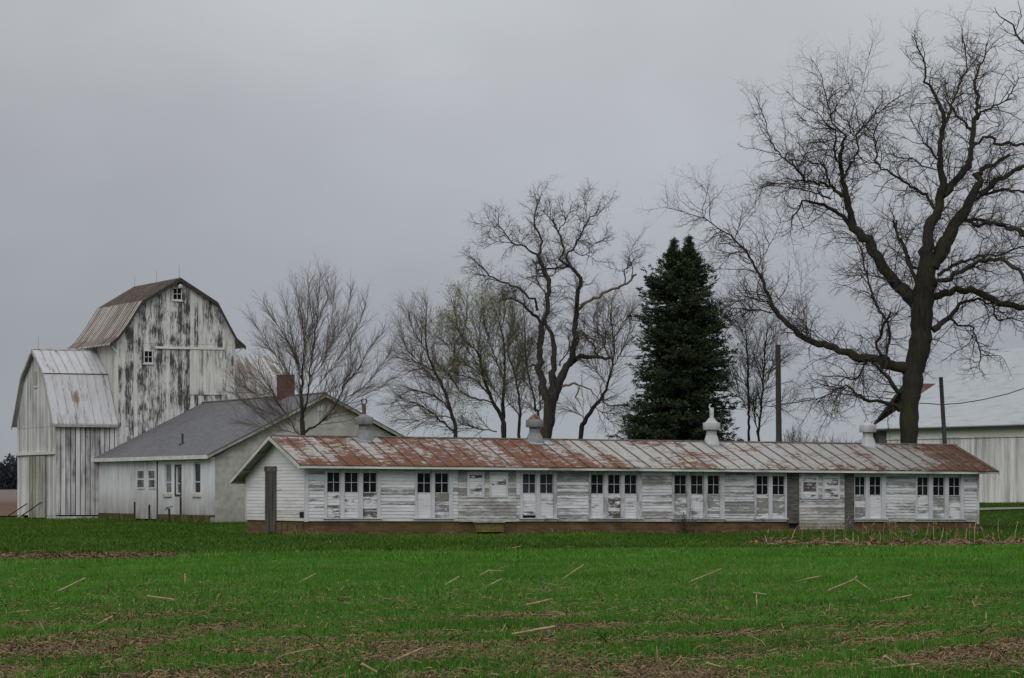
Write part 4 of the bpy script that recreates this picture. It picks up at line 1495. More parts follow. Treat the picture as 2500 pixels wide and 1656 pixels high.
OAK = [
    ('b', (1618, 1700, 66), (1618, 1510, 60), (1620, 1300, 57), (1640, 1150, 58), (1660, 1000, 64), (1690, 880, 70), (1700, 700, 72), (1710, 560, 68), (1730, 420, 60), (1745, 300, 52)),
    ('b', (1640, 1040, 50), (1500, 1020, 40), (1400, 985, 36), (1300, 975, 33), (1210, 935, 31), (1110, 895, 28), (1000, 870, 27), (920, 825, 25), (840, 760, 23), (770, 690, 21), (740, 600, 18), (690, 500, 15), (650, 430, 13), (600, 330, 11), (510, 220, 9), (420, 160, 7), (310, 85, 6), (240, 70, 4), (150, 40, 3), (60, 10, 2)),
    ('b', (510, 220, 6), (530, 140, 5), (550, 70, 4), (560, 0, 2)),
    ('b', (650, 410, 7), (720, 270, 5), (770, 180, 4), (800, 110, 3), (770, 40, 2)),
    ('b', (735, 625, 10), (620, 600, 8), (540, 580, 6), (500, 575, 5), (510, 545, 3)),
    ('b', (718, 590, 8), (620, 555, 6), (560, 545, 4)),
    ('b', (745, 690, 9), (640, 670, 8), (510, 660, 6), (440, 700, 4), (380, 740, 2)),
    ('b', (560, 605, 6), (480, 640, 5), (400, 690, 2)),
    ('b', (590, 310, 6), (500, 300, 5), (460, 350, 4), (370, 430, 2)),
    ('b', (1000, 865, 7), (950, 760, 5), (840, 660, 4), (760, 570, 2)),
    ('b', (990, 860, 6), (992, 715, 4)),
    ('b', (980, 860, 6), (960, 740, 4), (930, 560, 3), (935, 420, 2)),
    ('b', (310, 90, 5), (300, 30, 4), (330, -60, 3), (290, -130, 2)),
    ('b', (1600, 1210, 28), (1540, 1180, 22), (1490, 1130, 18), (1440, 1070, 16), (1380, 1010, 12)),
    ('b', (1590, 1300, 26), (1530, 1290, 20), (1450, 1255, 17), (1330, 1245, 15), (1290, 1200, 13), (1220, 1155, 11), (1150, 1180, 9), (1060, 1230, 7), (960, 1240, 4), (900, 1250, 3)),
    ('b', (1350, 1000, 11), (1270, 1120, 9), (1210, 1110, 8), (1140, 1160, 6), (1080, 1150, 5), (1000, 1130, 3)),
    ('b', (1220, 1165, 7), (1150, 1240, 5), (1130, 1310, 4), (1060, 1350, 2)),
    ('b', (1690, 660, 60), (1640, 600, 54), (1560, 530, 48), (1480, 440, 45), (1400, 310, 42), (1330, 210, 38), (1250, 140, 35)),
    ('a', (1080, 1235, 30), (1060, 1130, 25), (1045, 1060, 22), (1030, 990, 19), (1010, 880, 16), (1015, 790, 13), (1040, 740, 10), (990, 700, 8), (960, 640, 7), (930, 500, 5), (900, 400, 3), (850, 320, 2)),
    ('a', (1090, 1250, 19), (980, 1150, 16), (900, 1120, 13), (810, 1100, 10), (790, 1140, 8), (745, 1190, 6), (750, 1260, 3)),
    ('a', (1045, 1080, 15), (950, 1020, 13), (880, 1000, 12), (820, 985, 11), (760, 910, 9), (690, 850, 7), (630, 770, 5), (600, 660, 4), (560, 560, 3), (540, 520, 2)),
    ('a', (820, 985, 8), (720, 1010, 5), (620, 1000, 4), (540, 1060, 2)),
    ('a', (1032, 970, 13), (1080, 880, 10), (1110, 820, 9), (1100, 740, 8), (1150, 680, 7), (1250, 590, 5), (1350, 520, 4), (1420, 490, 2)),
    ('a', (1005, 890, 11), (975, 800, 9), (985, 720, 8), (930, 680, 7), (890, 620, 5), (790, 570, 3), (720, 500, 2)),
    ('a', (975, 820, 7), (880, 825, 5), (800, 850, 3), (700, 900, 2)),
    ('a', (955, 1020, 10), (930, 920, 8), (860, 890, 7), (800, 880, 5), (740, 870, 3)),
    ('a', (960, 1090, 9), (850, 1050, 6), (750, 1030, 4), (650, 1080, 2)),
    ('a', (1090, 750, 7), (1060, 700, 6), (1080, 600, 4), (1130, 480, 3), (1150, 380, 2), (1180, 270, 2)),
    ('a', (960, 640, 6), (1000, 560, 4), (1060, 480, 3), (1030, 370, 2)),
    # leaders
    ('a', (1490, 1480, 56), (1490, 1380, 48), (1490, 1280, 38), (1540, 1150, 32), (1570, 1050, 28), (1560, 900, 23), (1560, 780, 20), (1580, 660, 18), (1540, 540, 13), (1475, 450, 10), (1470, 350, 8), (1440, 260, 6), (1400, 190, 3)),
    ('a', (1510, 1460, 56), (1570, 1360, 50), (1620, 1260, 42), (1700, 1140, 36), (1760, 1000, 28), (1770, 940, 20), (1900, 870, 14), (1940, 840, 8)),
    ('a', (1570, 1070, 26), (1650, 980, 25), (1720, 890, 24), (1730, 800, 20), (1740, 700, 20), (1760, 580, 16), (1750, 450, 12), (1790, 340, 8), (1820, 220, 4)),
    ('a', (1540, 1150, 16), (1480, 1070, 14), (1400, 1020, 12), (1310, 960, 11), (1220, 900, 9), (1205, 790, 8), (1200, 720, 6), (1270, 600, 3)),
    ('a', (1220, 900, 7), (1110, 870, 4), (1050, 860, 2)),
    ('a', (1580, 680, 13), (1620, 580, 10), (1660, 480, 9), (1700, 380, 7), (1690, 250, 4), (1670, 140, 2)),
    ('a', (1735, 710, 14), (1640, 620, 10), (1600, 560, 7), (1580, 440, 4)),
    ('a', (1745, 790, 12), (1830, 745, 12), (1880, 800, 13), (1950, 790, 13), (2030, 800, 12)),
    ('a', (1770, 1060, 20), (1850, 1000, 20), (1930, 950, 18), (2030, 900, 14)),
    ('a', (1760, 1090, 14), (1880, 1040, 12), (2030, 1050, 10)),
    ('a', (1690, 1190, 13), (1750, 1220, 13), (1850, 1215, 14), (1950, 1260, 14), (2040, 1300, 14)),
    ('a', (1755, 650, 12), (1830, 590, 9), (1920, 540, 7), (1990, 420, 4)),
    ('a', (1560, 880, 10), (1500, 820, 8), (1440, 730, 5), (1390, 610, 4), (1440, 500, 2)),
    ('a', (1540, 930, 8), (1460, 910, 8), (1400, 870, 6), (1310, 860, 5), (1300, 830, 3)),
    ('a', (1300, 1210, 9), (1330, 1290, 12), (1380, 1380, 13), (1400, 1450, 13), (1470, 1480, 14)),
    # right limbs
    ('b', (1740, 600, 34), (1880, 560, 29), (1980, 545, 28), (2080, 570, 28), (2200, 630, 28), (2352, 660, 26), (2520, 690, 20), (2700, 640, 14)),
    ('b', (1770, 800, 28), (1830, 760, 24), (1870, 720, 20), (1950, 630, 16), (2030, 610, 13), (2120, 630, 11), (2165, 660, 9), (2175, 735, 8), (2250, 720, 7), (2352, 745, 6), (2450, 720, 4)),
    ('b', (1880, 725, 13), (1950, 770, 10), (2030, 790, 9), (2050, 870, 8), (2080, 950, 7), (2060, 1040, 5), (2110, 1090, 3)),
    ('b', (1740, 520, 22), (1850, 480, 21), (1950, 420, 20), (2100, 350, 18), (2230, 360, 18), (2352, 470, 16), (2480, 560, 12)),
    ('b', (1800, 450, 18), (1900, 390, 15), (2050, 335, 13), (2200, 320, 11), (2352, 260, 9), (2480, 200, 6)),
    ('b', (1860, 180, 18), (1970, 100, 17), (2130, 110, 16), (2352, 180, 15), (2500, 250, 10)),
    ('b', (1490, 990, 20), (1430, 950, 15), (1420, 880, 14), (1440, 800, 15), (1480, 740, 14), (1500, 690, 9)),
    ('b', (1480, 740, 12), (1430, 680, 12), (1390, 590, 11), (1340, 440, 9), (1300, 260, 7), (1200, 170, 4), (1050, 190, 2)),
    ('b', (1480, 740, 12), (1495, 850, 13), (1470, 980, 11)),
    ('b', (1680, 520, 26), (1640, 440, 18), (1600, 340, 14), (1620, 290, 12), (1560, 250, 12), (1540, 100, 10)),
    ('b', (1620, 520, 8), (1450, 470, 8), (1300, 450, 6), (1200, 475, 3)),
]
OCFG = [dict(space=.19, len=(.8, 3.2), ang=(.5, 1.25), gn=.21, up=.02, K=10, r=.027, rmax=.60, start=.03, lift=.12, taper=.35),
        dict(space=.20, len=(.35, 1.2), ang=(.5, 1.2), gn=.24, up=.0, K=6, r=.0115, start=.10, taper=.4),
        dict(space=.18, len=(.15, .5), ang=(.5, 1.2), gn=.26, up=.0, K=3, r=.0075, start=.15, taper=.3)]
VA, VB = (2.24, 1600, 0), (2.613, 1600, 500)
traced_tree('oak_tree', 'huge bare oak with a thick trunk and mossy sprawling limbs at the right', 148, (VA, VB), OAK, OCFG, M['oak'], M['oak_twig'], 11,
            buds=(M['oak_buds'], .022, 1, .25, .03))

VC = (2.3406, 940, 420)
MID = [
    ((918, 1640, 40), (920, 1520, 34), (935, 1420, 34), (945, 1330, 34), (950, 1290, 34)),
    ((945, 1310, 30), (905, 1230, 25), (890, 1120, 22), (888, 1000, 20), (900, 880, 19), (925, 780, 17), (935, 650, 16), (905, 560, 15), (880, 480, 12), (900, 400, 9), (850, 290, 7), (870, 200, 4), (900, 110, 2)),
    ((955, 1280, 28), (960, 1120, 20), (965, 1000, 17), (950, 920, 14), (915, 850, 12)),
    ((960, 1300, 30), (1010, 1170, 24), (1060, 1090, 22), (1080, 980, 19), (1090, 850, 17), (1095, 780, 15), (1110, 650, 13), (1090, 580, 12), (1060, 545, 11), (1010, 500, 9), (1015, 440, 8), (990, 340, 7), (950, 270, 5), (900, 220, 3)),
    ((1062, 545, 10), (1040, 480, 8), (1100, 400, 7), (1160, 280, 6), (1230, 230, 3), (1300, 150, 2)),
    ((990, 340, 6), (1050, 250, 4), (1070, 170, 2)),
    ((1070, 440, 6), (1130, 480, 5), (1200, 410, 4), (1280, 370, 2)),
    ((1160, 285, 4), (1140, 200, 3), (1160, 110, 2)),
    ('p', (1100, 790, 12), (1160, 740, 11), (1250, 690, 10), (1350, 650, 9), (1400, 615, 9), (1437, 585, 8)),
    ((1372, 640, 7), (1365, 560, 6), (1400, 540, 4), (1440, 480, 2)),
    ((1410, 600, 6), (1415, 545, 4), (1395, 480, 3), (1425, 410, 2)),
    ((1065, 545, 8), (960, 550, 8), (860, 570, 6)),
    ((1050, 1100, 20), (1120, 1058, 16), (1200, 1062, 13), (1290, 1057, 11)),
    ((1215, 1050, 9), (1170, 960, 6), (1110, 900, 3)),
    ((1212, 1040, 8), (1260, 960, 6), (1200, 910, 4)),
    ('p', (985, 1240, 10), (1030, 1220, 9), (1090, 1215, 8), (1170, 1250, 6), (1220, 1300, 4)),
    ('p', (1110, 1228, 7), (1090, 1280, 6), (1120, 1335, 4)),
    ((890, 870, 13), (830, 800, 10), (770, 740, 8), (720, 720, 5), (650, 740, 3)),
    ((872, 790, 11), (850, 730, 9), (790, 680, 8), (700, 640, 7), (620, 605, 6), (560, 550, 5), (480, 480, 3)),
    ((620, 605, 5), (500, 580, 2)),
    ((875, 490, 9), (800, 430, 7), (730, 410, 6), (690, 350, 5), (650, 300, 4), (650, 230, 2)),
    ((690, 352, 4), (600, 310, 3), (510, 290, 2)),
    ((730, 410, 5), (640, 400, 3), (560, 440, 2)),
    ((895, 1110, 9), (865, 1112, 8), (842, 1098, 7)),
    ((920, 700, 8), (875, 640, 6), (870, 560, 5), (840, 500, 3)),
    ((935, 600, 6), (980, 560, 5), (960, 470, 3)),
    ((780, 410, 4), (800, 370, 4), (820, 350, 3)),
    ((1000, 1110, 8), (1050, 1000, 6), (1040, 930, 3)),
]
MCFG = [dict(space=.19, len=(.6, 1.7), ang=(.4, 1.3), gn=.25, up=.05, K=6, r=.020, rmax=.20, start=.22, lift=.2, taper=.3),
        dict(space=.15, len=(.3, 1.0), ang=(.4, 1.2), gn=.27, up=.02, K=5, r=.011, start=.08, taper=.3),
        dict(space=.09, len=(.15, .5), ang=(.4, 1.2), gn=.26, up=-.03, K=4, r=.0078, start=.05)]
traced_tree('old_tree', 'tall gnarled bare tree with a broken pale limb behind the second ventilator', 150, (VC,), MID, MCFG, M['grey_bark'], M['twig'], 21,
            buds=(M['buds'], .022, 1, .10, .05))

# the clump of smaller trees behind the shed
CCFG = [dict(space=.13, len=(.9, 2.8), ang=(.35, .9), gn=.13, up=.03, K=6, r=.019, rmax=.17, start=.10, lift=.1, taper=.55),
        dict(space=.17, len=(.4, 1.1), ang=(.35, .8), gn=.16, up=.02, K=4, r=.010, start=.1),
        dict(space=.15, len=(.2, .5), ang=(.4, .9), gn=.16, up=.0, K=3, r=.0075, start=.15)]
GB_ = (M['buds'], .028, 2, .30, .06)
G = 'bare trees in a clump behind the shed'
traced_tree('bare_tree', 'bare leaning tree leftmost in the clump behind the shed', 158, (VC,),
            [((412, 1640, 18), (405, 1515, 15), (380, 1380, 13), (330, 1230, 11), (290, 1150, 9), (240, 1020, 7), (235, 870, 4), (240, 740, 2)),
             ((400, 1500, 9), (320, 1420, 7), (220, 1340, 5), (100, 1310, 3), (20, 1330, 2)), ((375, 1370, 8), (300, 1290, 6), (160, 1250, 4), (60, 1290, 2)),
             ((330, 1230, 7), (220, 1120, 5), (120, 1000, 3), (80, 860, 2)), ((320, 1200, 6), (400, 1010, 4), (380, 870, 2)), ((300, 1160, 6), (190, 1090, 4), (60, 1060, 2)),
             ((385, 1400, 6), (300, 1400, 5), (150, 1420, 3), (40, 1400, 2)), ((250, 1050, 5), (160, 900, 3), (140, 800, 2))],
            CCFG, M['grey_bark'], M['twig_tan'], 31, group=G, buds=(M['buds'], .026, 1, .10, .06))
traced_tree('bare_tree', 'budding tree with a low curved limb, second from the left in the clump', 160, (VC,),
            [((682, 1640, 20), (680, 1520, 17), (665, 1400, 15), (610, 1300, 12), (560, 1160, 10), (530, 1030, 7), (440, 950, 5), (400, 800, 3), (405, 700, 2)),
             ((640, 1485, 6), (520, 1465, 5), (430, 1440, 4)), ((610, 1320, 7), (450, 1270, 6), (360, 1150, 4), (300, 1100, 2)), ((560, 1160, 6), (480, 1110, 5), (330, 960, 3), (310, 860, 2)),
             ((535, 1060, 6), (540, 900, 4), (560, 760, 2)), ((600, 1280, 6), (500, 1180, 4), (350, 1160, 2)), ((440, 950, 4), (470, 820, 3), (440, 720, 2)), ((540, 1100, 5), (460, 1000, 4), (390, 900, 2))],
            CCFG, M['grey_bark'], M['twig_green'], 32, group=G, buds=(M['buds'], .036, 3, .7, .10))
traced_tree('bare_tree', 'straight dark tree standing just left of the old tree with the broken limb', 161, (VC,),
            [((690, 1640, 18), (675, 1400, 13), (682, 1200, 9), (682, 1000, 7), (650, 850, 4), (600, 720, 2)),
             ((680, 1180, 6), (620, 1050, 5), (570, 880, 3), (560, 720, 2)), ((682, 1050, 5), (740, 900, 4), (720, 760, 2)), ((680, 1250, 6), (740, 1150, 4), (790, 1000, 2)), ((660, 900, 4), (690, 780, 3), (660, 680, 2)),
             ((676, 1320, 6), (600, 1200, 4), (540, 1050, 2))],
            CCFG, M['grey_bark'], M['twig_green'], 33, group=G, buds=(M['buds'], .034, 2, .5, .09))
traced_tree('bare_tree', 'slim tree with two bends, right beside the old tree trunk', 159, (VC,),
            [((764, 1640, 14), (765, 1500, 12), (770, 1340, 9), (740, 1150, 7), (700, 1030, 5), (715, 900, 3), (700, 800, 2)),
             ((765, 1400, 7), (740, 1350, 6), (690, 1290, 4)), ((755, 1250, 5), (800, 1130, 4), (830, 980, 2)), ((740, 1160, 5), (780, 1000, 3), (790, 860, 2))],
            CCFG, M['grey_bark'], M['twig_tan'], 34, group=G)
traced_tree('bare_tree', 'thin sloping tree touching the left stem of the old tree', 157, (VC,),
            [((885, 1640, 12), (880, 1440, 10), (860, 1350, 9), (840, 1250, 7), (805, 1080, 6), (800, 900, 3), (790, 780, 2)),
             ((815, 1120, 5), (760, 1000, 3), (740, 880, 2)), ((840, 1250, 4), (780, 1180, 3), (720, 1130, 2)), ((875, 1420, 7), (888, 1260, 5), (886, 1120, 3))],
            CCFG, M['grey_bark'], M['twig_green'], 35, group=G)
traced_tree('bare_tree', 'crooked tree with olive twigs between the old tree and the spruce', 154, (VC,),
            [((1112, 1640, 20), (1120, 1520, 17), (1140, 1430, 15), (1190, 1350, 14), (1250, 1270, 11), (1290, 1150, 8), (1310, 1000, 6), (1290, 830, 3), (1300, 720, 2)),
             ((1250, 1270, 7), (1260, 1330, 6), (1380, 1330, 4)), ((1140, 1430, 6), (1130, 1390, 5), (1080, 1370, 3), (1020, 1350, 2)), ((1290, 1150, 6), (1350, 1020, 5), (1400, 900, 3), (1390, 760, 2)),
             ((1300, 1080, 6), (1230, 960, 5), (1190, 840, 3), (1230, 740, 2)), ((1200, 1340, 5), (1260, 1400, 3), (1330, 1470, 2)), ((1310, 1000, 5), (1250, 880, 3), (1250, 760, 2)), ((1305, 960, 5), (1370, 850, 3), (1420, 790, 2)),
             ((1270, 1210, 5), (1200, 1130, 4), (1120, 1020, 2))],
            CCFG, M['grey_bark'], M['twig_tan'], 36, group=G, buds=(M['buds'], .03, 1, .2, .06))

VD = (2.958, 1500, 560)
traced_tree('slender_tree', 'slender straight bare tree just right of the spruce', 156, (VD,),
            [((975, 1700, 14), (970, 1520, 12), (970, 1300, 11), (965, 1000, 9), (955, 820, 7), (940, 680, 4), (930, 540, 2)),
             ((955, 1300, 7), (880, 1150, 5), (820, 980, 3)), ((960, 830, 5), (900, 700, 4), (840, 600, 2)), ((965, 1000, 5), (1030, 880, 3), (1060, 740, 2)), ((950, 760, 4), (1000, 640, 3), (990, 560, 2)),
             ((965, 1150, 5), (900, 1060, 4), (850, 960, 2))],
            CCFG, M['grey_bark'], M['twig'], 41, group='slender trees right of the spruce')
traced_tree('slender_tree', 'forked slender bare tree beside the dark upright pole', 154, (VD,),
            [((1035, 1700, 13), (1040, 1530, 11), (1060, 1300, 9), (1075, 1100, 8), (1090, 850, 5), (1110, 680, 2)),
             ((1035, 1490, 8), (1018, 1350, 7), (1022, 1230, 6), (1045, 1180, 5)), ((1070, 1200, 6), (1110, 1080, 5), (1150, 960, 3), (1180, 860, 2)), ((1085, 900, 4), (1150, 780, 3), (1170, 680, 2)), ((1075, 1100, 5), (1020, 960, 4), (990, 830, 2)),
             ((1085, 1275, 4), (1190, 1275, 4), (1320, 1245, 2)), ((1080, 1060, 5), (1180, 960, 4), (1260, 900, 2))],
            CCFG, M['grey_bark'], M['twig'], 42, group='slender trees right of the spruce')

VE = (3.266, 560, 620)
LCFG = [dict(space=.115, len=(.8, 2.6), ang=(.22, .65), gn=.08, up=.04, K=6, r=.0155, rmax=.2, start=.12, lift=.12, taper=.55),
        dict(space=.17, len=(.35, .9), ang=(.3, .7), gn=.12, up=.04, K=4, r=.009, start=.1),
        dict(space=.22, len=(.15, .4), ang=(.3, .8), gn=.12, up=.03, K=3, r=.0075, start=.2)]
LEFT = [
    ((578, 1600, 32), (580, 1440, 28), (580, 1300, 25), (578, 1180, 22), (575, 1080, 18), (580, 980, 14), (590, 850, 10), (600, 700, 7), (620, 500, 4), (640, 330, 2)),
    ((595, 1430, 17), (640, 1395, 15), (720, 1350, 13), (830, 1230, 11), (930, 1030, 8), (1040, 900, 6), (1110, 760, 5), (1230, 620, 2)),
    ((560, 1450, 14), (520, 1400, 12), (470, 1300, 9), (400, 1200, 7), (330, 1100, 5), (250, 1030, 4), (170, 950, 2)),
    ((577, 1090, 14), (560, 960, 10), (530, 800, 7), (500, 650, 5), (470, 500, 3), (440, 380, 2)),
    ((600, 1260, 15), (625, 1130, 13), (640, 990, 11), (655, 850, 9), (690, 600, 7), (705, 450, 5), (715, 300, 4), (725, 150, 2)),
    ((645, 980, 9), (700, 890, 7), (780, 790, 6), (850, 680, 5), (910, 560, 4), (950, 430, 3), (975, 280, 2)),
    ((640, 1000, 8), (740, 880, 6), (800, 700, 5), (820, 500, 3), (830, 330, 2)),
    ((590, 1000, 9), (545, 850, 7), (430, 640, 5), (350, 510, 3), (280, 400, 2)),
    ((560, 1220, 9), (470, 1040, 7), (380, 840, 5), (290, 690, 3), (190, 540, 2)),
    ((640, 1140, 9), (700, 1060, 7), (780, 960, 6), (870, 840, 5), (960, 700, 4), (1030, 570, 3), (1090, 410, 2)),
    ((650, 1400, 8), (780, 1290, 5), (900, 1255, 4), (1020, 1240, 2)),
    ((565, 1340, 8), (500, 1310, 6), (430, 1295, 5), (330, 1230, 4), (220, 1130, 3), (60, 1030, 2)),
    ((540, 1430, 7), (420, 1400, 5), (300, 1330, 4), (150, 1210, 3), (40, 1110, 2)),
    ((830, 1230, 7), (960, 1130, 6), (1090, 1040, 5), (1200, 900, 4), (1330, 740, 2)),
    ((900, 1100, 6), (960, 960, 5), (970, 800, 3), (960, 660, 2)),
    ((720, 1350, 6), (860, 1250, 5), (1000, 1160, 4), (1180, 1080, 3), (1290, 1000, 2)),
    ((600, 1300, 9), (660, 1220, 7), (760, 1120, 6), (850, 1060, 5), (930, 1000, 3)),
    ((570, 1100, 8), (500, 1000, 6), (430, 880, 5), (360, 800, 4), (280, 720, 2)),
    ((585, 900, 7), (600, 760, 6), (590, 600, 5), (560, 430, 3), (530, 280, 2)),
    ((690, 600, 5), (730, 480, 4), (780, 360, 3), (790, 230, 2)),
    ((655, 850, 6), (640, 700, 5), (660, 540, 4), (640, 380, 3), (625, 230, 2)),
    ((330, 1100, 5), (260, 1120, 4), (150, 1080, 3), (60, 980, 2)),
    ((470, 1300, 6), (380, 1180, 5), (260, 960, 4), (230, 840, 2)),
    ((560, 1440, 6), (480, 1420, 5), (340, 1400, 4), (200, 1370, 3), (60, 1330, 2)),
    ((560, 1420, 6), (400, 1300, 4), (250, 1250, 3), (90, 1160, 2)),
]
traced_tree('maple_tree', 'round fan-shaped bare tree with many rising branches, in front of the block building', 138, (VE,), LEFT, LCFG, M['grey_bark'], M['twig_tan'], 51)

# a tree mostly outside the right edge, one branch reaching into the picture
traced_tree('far_right_tree', 'bare branch tips reaching in at the top right corner', 126, ((1, 0, 0),),
            [((2745, 1300, 36), (2740, 900, 31), (2745, 700, 28), (2760, 500, 22), (2790, 300, 16), (2800, 100, 10), (2820, -100, 5), (2830, -220, 2)), ((2745, 700, 17), (2715, 520, 14), (2650, 300, 10), (2560, 170, 7), (2495, 100, 4), (2470, 60, 3), (2440, 40, 2), (2428, 18, 1)),
             ((2500, 100, 3), (2470, 85, 2), (2440, 68, 1.5)), ((2480, 75, 2), (2495, 30, 2), (2485, 5, 1)), ((2540, 150, 3), (2500, 130, 2), (2462, 110, 1)), ((2620, 250, 4), (2540, 240, 3), (2505, 205, 1.5)), ((2745, 690, 18), (2830, 560, 14), (2930, 470, 10), (3020, 300, 6), (3060, 150, 2)), ((2765, 480, 12), (2860, 380, 9), (2910, 200, 6), (2950, 30, 2)), ((2790, 300, 9), (2740, 180, 7), (2700, 20, 5), (2690, -120, 2)),
             ((2745, 800, 12), (2850, 740, 9), (2960, 720, 5), (3060, 640, 2)), ((2710, 500, 7), (2650, 470, 5), (2600, 500, 2)), ((2740, 180, 5), (2660, 120, 4), (2620, 0, 2))],
            [dict(OCFG[0], space=.5, len=(.5, 1.4)), dict(OCFG[1], space=.3)], M['oak'], M['oak_twig'], 61)


def spruce():
    D = 150.0
    rs = np.random.default_rng(77)
    v0 = VD
    base = np.array(P(1500 + 470 / v0[0], 1290, D)); base[2] = float(gz(base[0], base[1]))
    # outline: zoom y -> left x, right x
    prof = [(40, 530, 540), (110, 395, 578), (180, 338, 612), (260, 318, 660), (340, 292, 706), (400, 205, 740), (530, 160, 780), (680, 132, 832), (800, 155, 856), (930, 120, 880), (1050, 105, 862), (1180, 78, 862), (1300, 20, 880), (1500, 30, 895), (1640, 60, 880)]
    ys = np.array([p[0] for p in prof], float)
    zs = np.array([P(0, 560 + y / v0[0], D).z for y in ys])
    xl = np.array([P(1500 + p[1] / v0[0], 0, D).x for p in prof]) - base[0]
    xr = np.array([P(1500 + p[2] / v0[0], 0, D).x for p in prof]) - base[0]
    zs, xl, xr = zs[::-1], xl[::-1], xr[::-1]
    V, T, TI = [], [], []
    leaders = [(P(1500 + 432 / v0[0], 0, D).x - base[0], P(0, 560 + 55 / v0[0], D).z), (P(1500 + 536 / v0[0], 0, D).x - base[0], P(0, 560 + 38 / v0[0], D).z)]
    limbs = []

    def spray(p, d, L, shade, w_=1.0):
        """one bough end: a flat fan of short needle-covered shoots"""
        d = d / np.linalg.norm(d)
        side = np.cross(d, [0, 0, 1.0]); side /= np.linalg.norm(side) + 1e-9
        n = 16
        for k in range(n):
            f = (k + rs.uniform(0, 1)) / n
            q = p + d * L * f * .8 + rs.normal(0, .04, 3)
            dd = d * .85 + rs.normal(0, .42, 3) * np.array([1, 1, .75]) + np.array([0, 0, .10])
            dd /= np.linalg.norm(dd)
            l = L * rs.uniform(.34, .66) * (1 - .35 * f)
            up = np.cross(dd, rs.normal(0, 1, 3)); up /= np.linalg.norm(up) + 1e-9
            wd = l * .15
            i = len(V)
            V.extend([q - up * wd * .7, q + up * wd * .7, q + dd * l * .6 + up * wd, q + dd * l, q + dd * l * .6 - up * wd])
            T.extend([(i, i + 1, i + 2), (i, i + 2, i + 4), (i + 4, i + 2, i + 3)])
            TI.extend([min(1, max(0, shade + rs.uniform(-.25, .25) + .15 * dd[2]))] * 5)
    for li, (lx, lz) in enumerate(leaders):
        z = base[2] + .8
        split = 12.75
        while z < lz - .12:
            l, r = np.interp(z, zs, xl), np.interp(z, zs, xr)
            c, hw = (l + r) / 2, max(.1, (r - l) / 2 - .06)
            if z > split:
                half = .5 * abs(leaders[1][0] - leaders[0][0])
                c = lx
                hw = min(hw * .5, max(.02, .42 * (lz - z) - .14))
            nb = int(7 + hw * 3.4)
            if z < split and li == 1:
                nb = 0
            for k in range(nb):
                az = rs.uniform(0, 2 * math.pi)
                Lb = hw * rs.uniform(.70, 1.06) * (1.0 + .13 * math.sin(z * 3.1 + az * 4) + .06 * math.sin(z * 7 + az * 2))
                if abs(math.cos(az)) < .6: Lb *= .95
                cx = c * min(1, (z - base[2]) / 2) * (.9 if z < split else 1)
                p0 = np.array([cx, 0, z - base[2] + rs.uniform(-.3, .3) * min(1, (lz - z) / 3)])
                d = np.array([math.cos(az), math.sin(az), np.interp(z, [1, 5, 9.5, 11, 14], [-.30, -.18, .02, .15, .55])])
                nS = max(2, int(Lb / .30))
                tip = p0 + d * Lb + np.array([0, 0, -.10 * Lb])
                if Lb > .6: limbs.append((np.array([p0, (p0 + tip) / 2 + [0, 0, -.08 * Lb], tip]), np.array([.035, .025, .012])))
                shade = rs.uniform(.12, .75)
                for j in range(nS):
                    f = (j + .6) / nS
                    if f < .22 and Lb > 1.2: continue
                    q = p0 + d * Lb * f + np.array([0, 0, -.35 * Lb * f * (1 - f) + rs.uniform(-.13, .13) * min(1, Lb)])
                    sl = min(.15 + .55 * Lb, .30 + .24 * (1 - f) * min(1, Lb))
                    dd = d + rs.normal(0, .26, 3) + np.array([0, 0, -.08 + (.40 if f > .75 else 0)])
                    spray(q, dd, sl * rs.uniform(.75, 1.2), shade)
                    if rs.random() < .75:   # hanging side shoots
                        sd = np.cross(d, [0, 0, 1.0]) * rs.choice([-1, 1])
                        spray(q + sd * .12, d * .5 + sd * .9 + np.array([0, 0, -.25]), sl * .9, shade * .85)
            z += .17 if z < split else .13
        # needled leader
        for k in range(16):
            spray(np.array([lx, 0, lz - base[2] - .10 * k - .16]), np.array([rs.normal(0, .12 + .03 * k), rs.normal(0, .12 + .03 * k), 1.0]), .16 + .012 * k, .5)
    root = tag(empty('spruce_tree', base), 'dense dark green spruce with a double top behind the third ventilator', 'tree')
    tr = [(np.array([[0, 0, -.3], [.1, 0, 5], [.18, 0, 9.8]]), np.array([.24, .17, .09]))]
    for lx, lz in leaders:
        tr.append((np.array([[.18, 0, 9.6], [lx * .9, 0, 11.0], [lx, 0, lz - base[2] + .05]]), np.array([.08, .05, .012])))
    Vt, Qt = tubes(tr, 8)
    link('trunk', np_mesh('trunk', Vt, Qt, smooth=True), M['grey_bark'], root)
    Vt, Qt = tubes(limbs, 4)
    link('boughs', np_mesh('boughs', Vt, Qt), M['grey_bark'], root)
    link('crown', np_mesh('crown', np.array(V), None, np.array(T), {'tint': np.array(TI)}), M['needles'], root)


spruce()


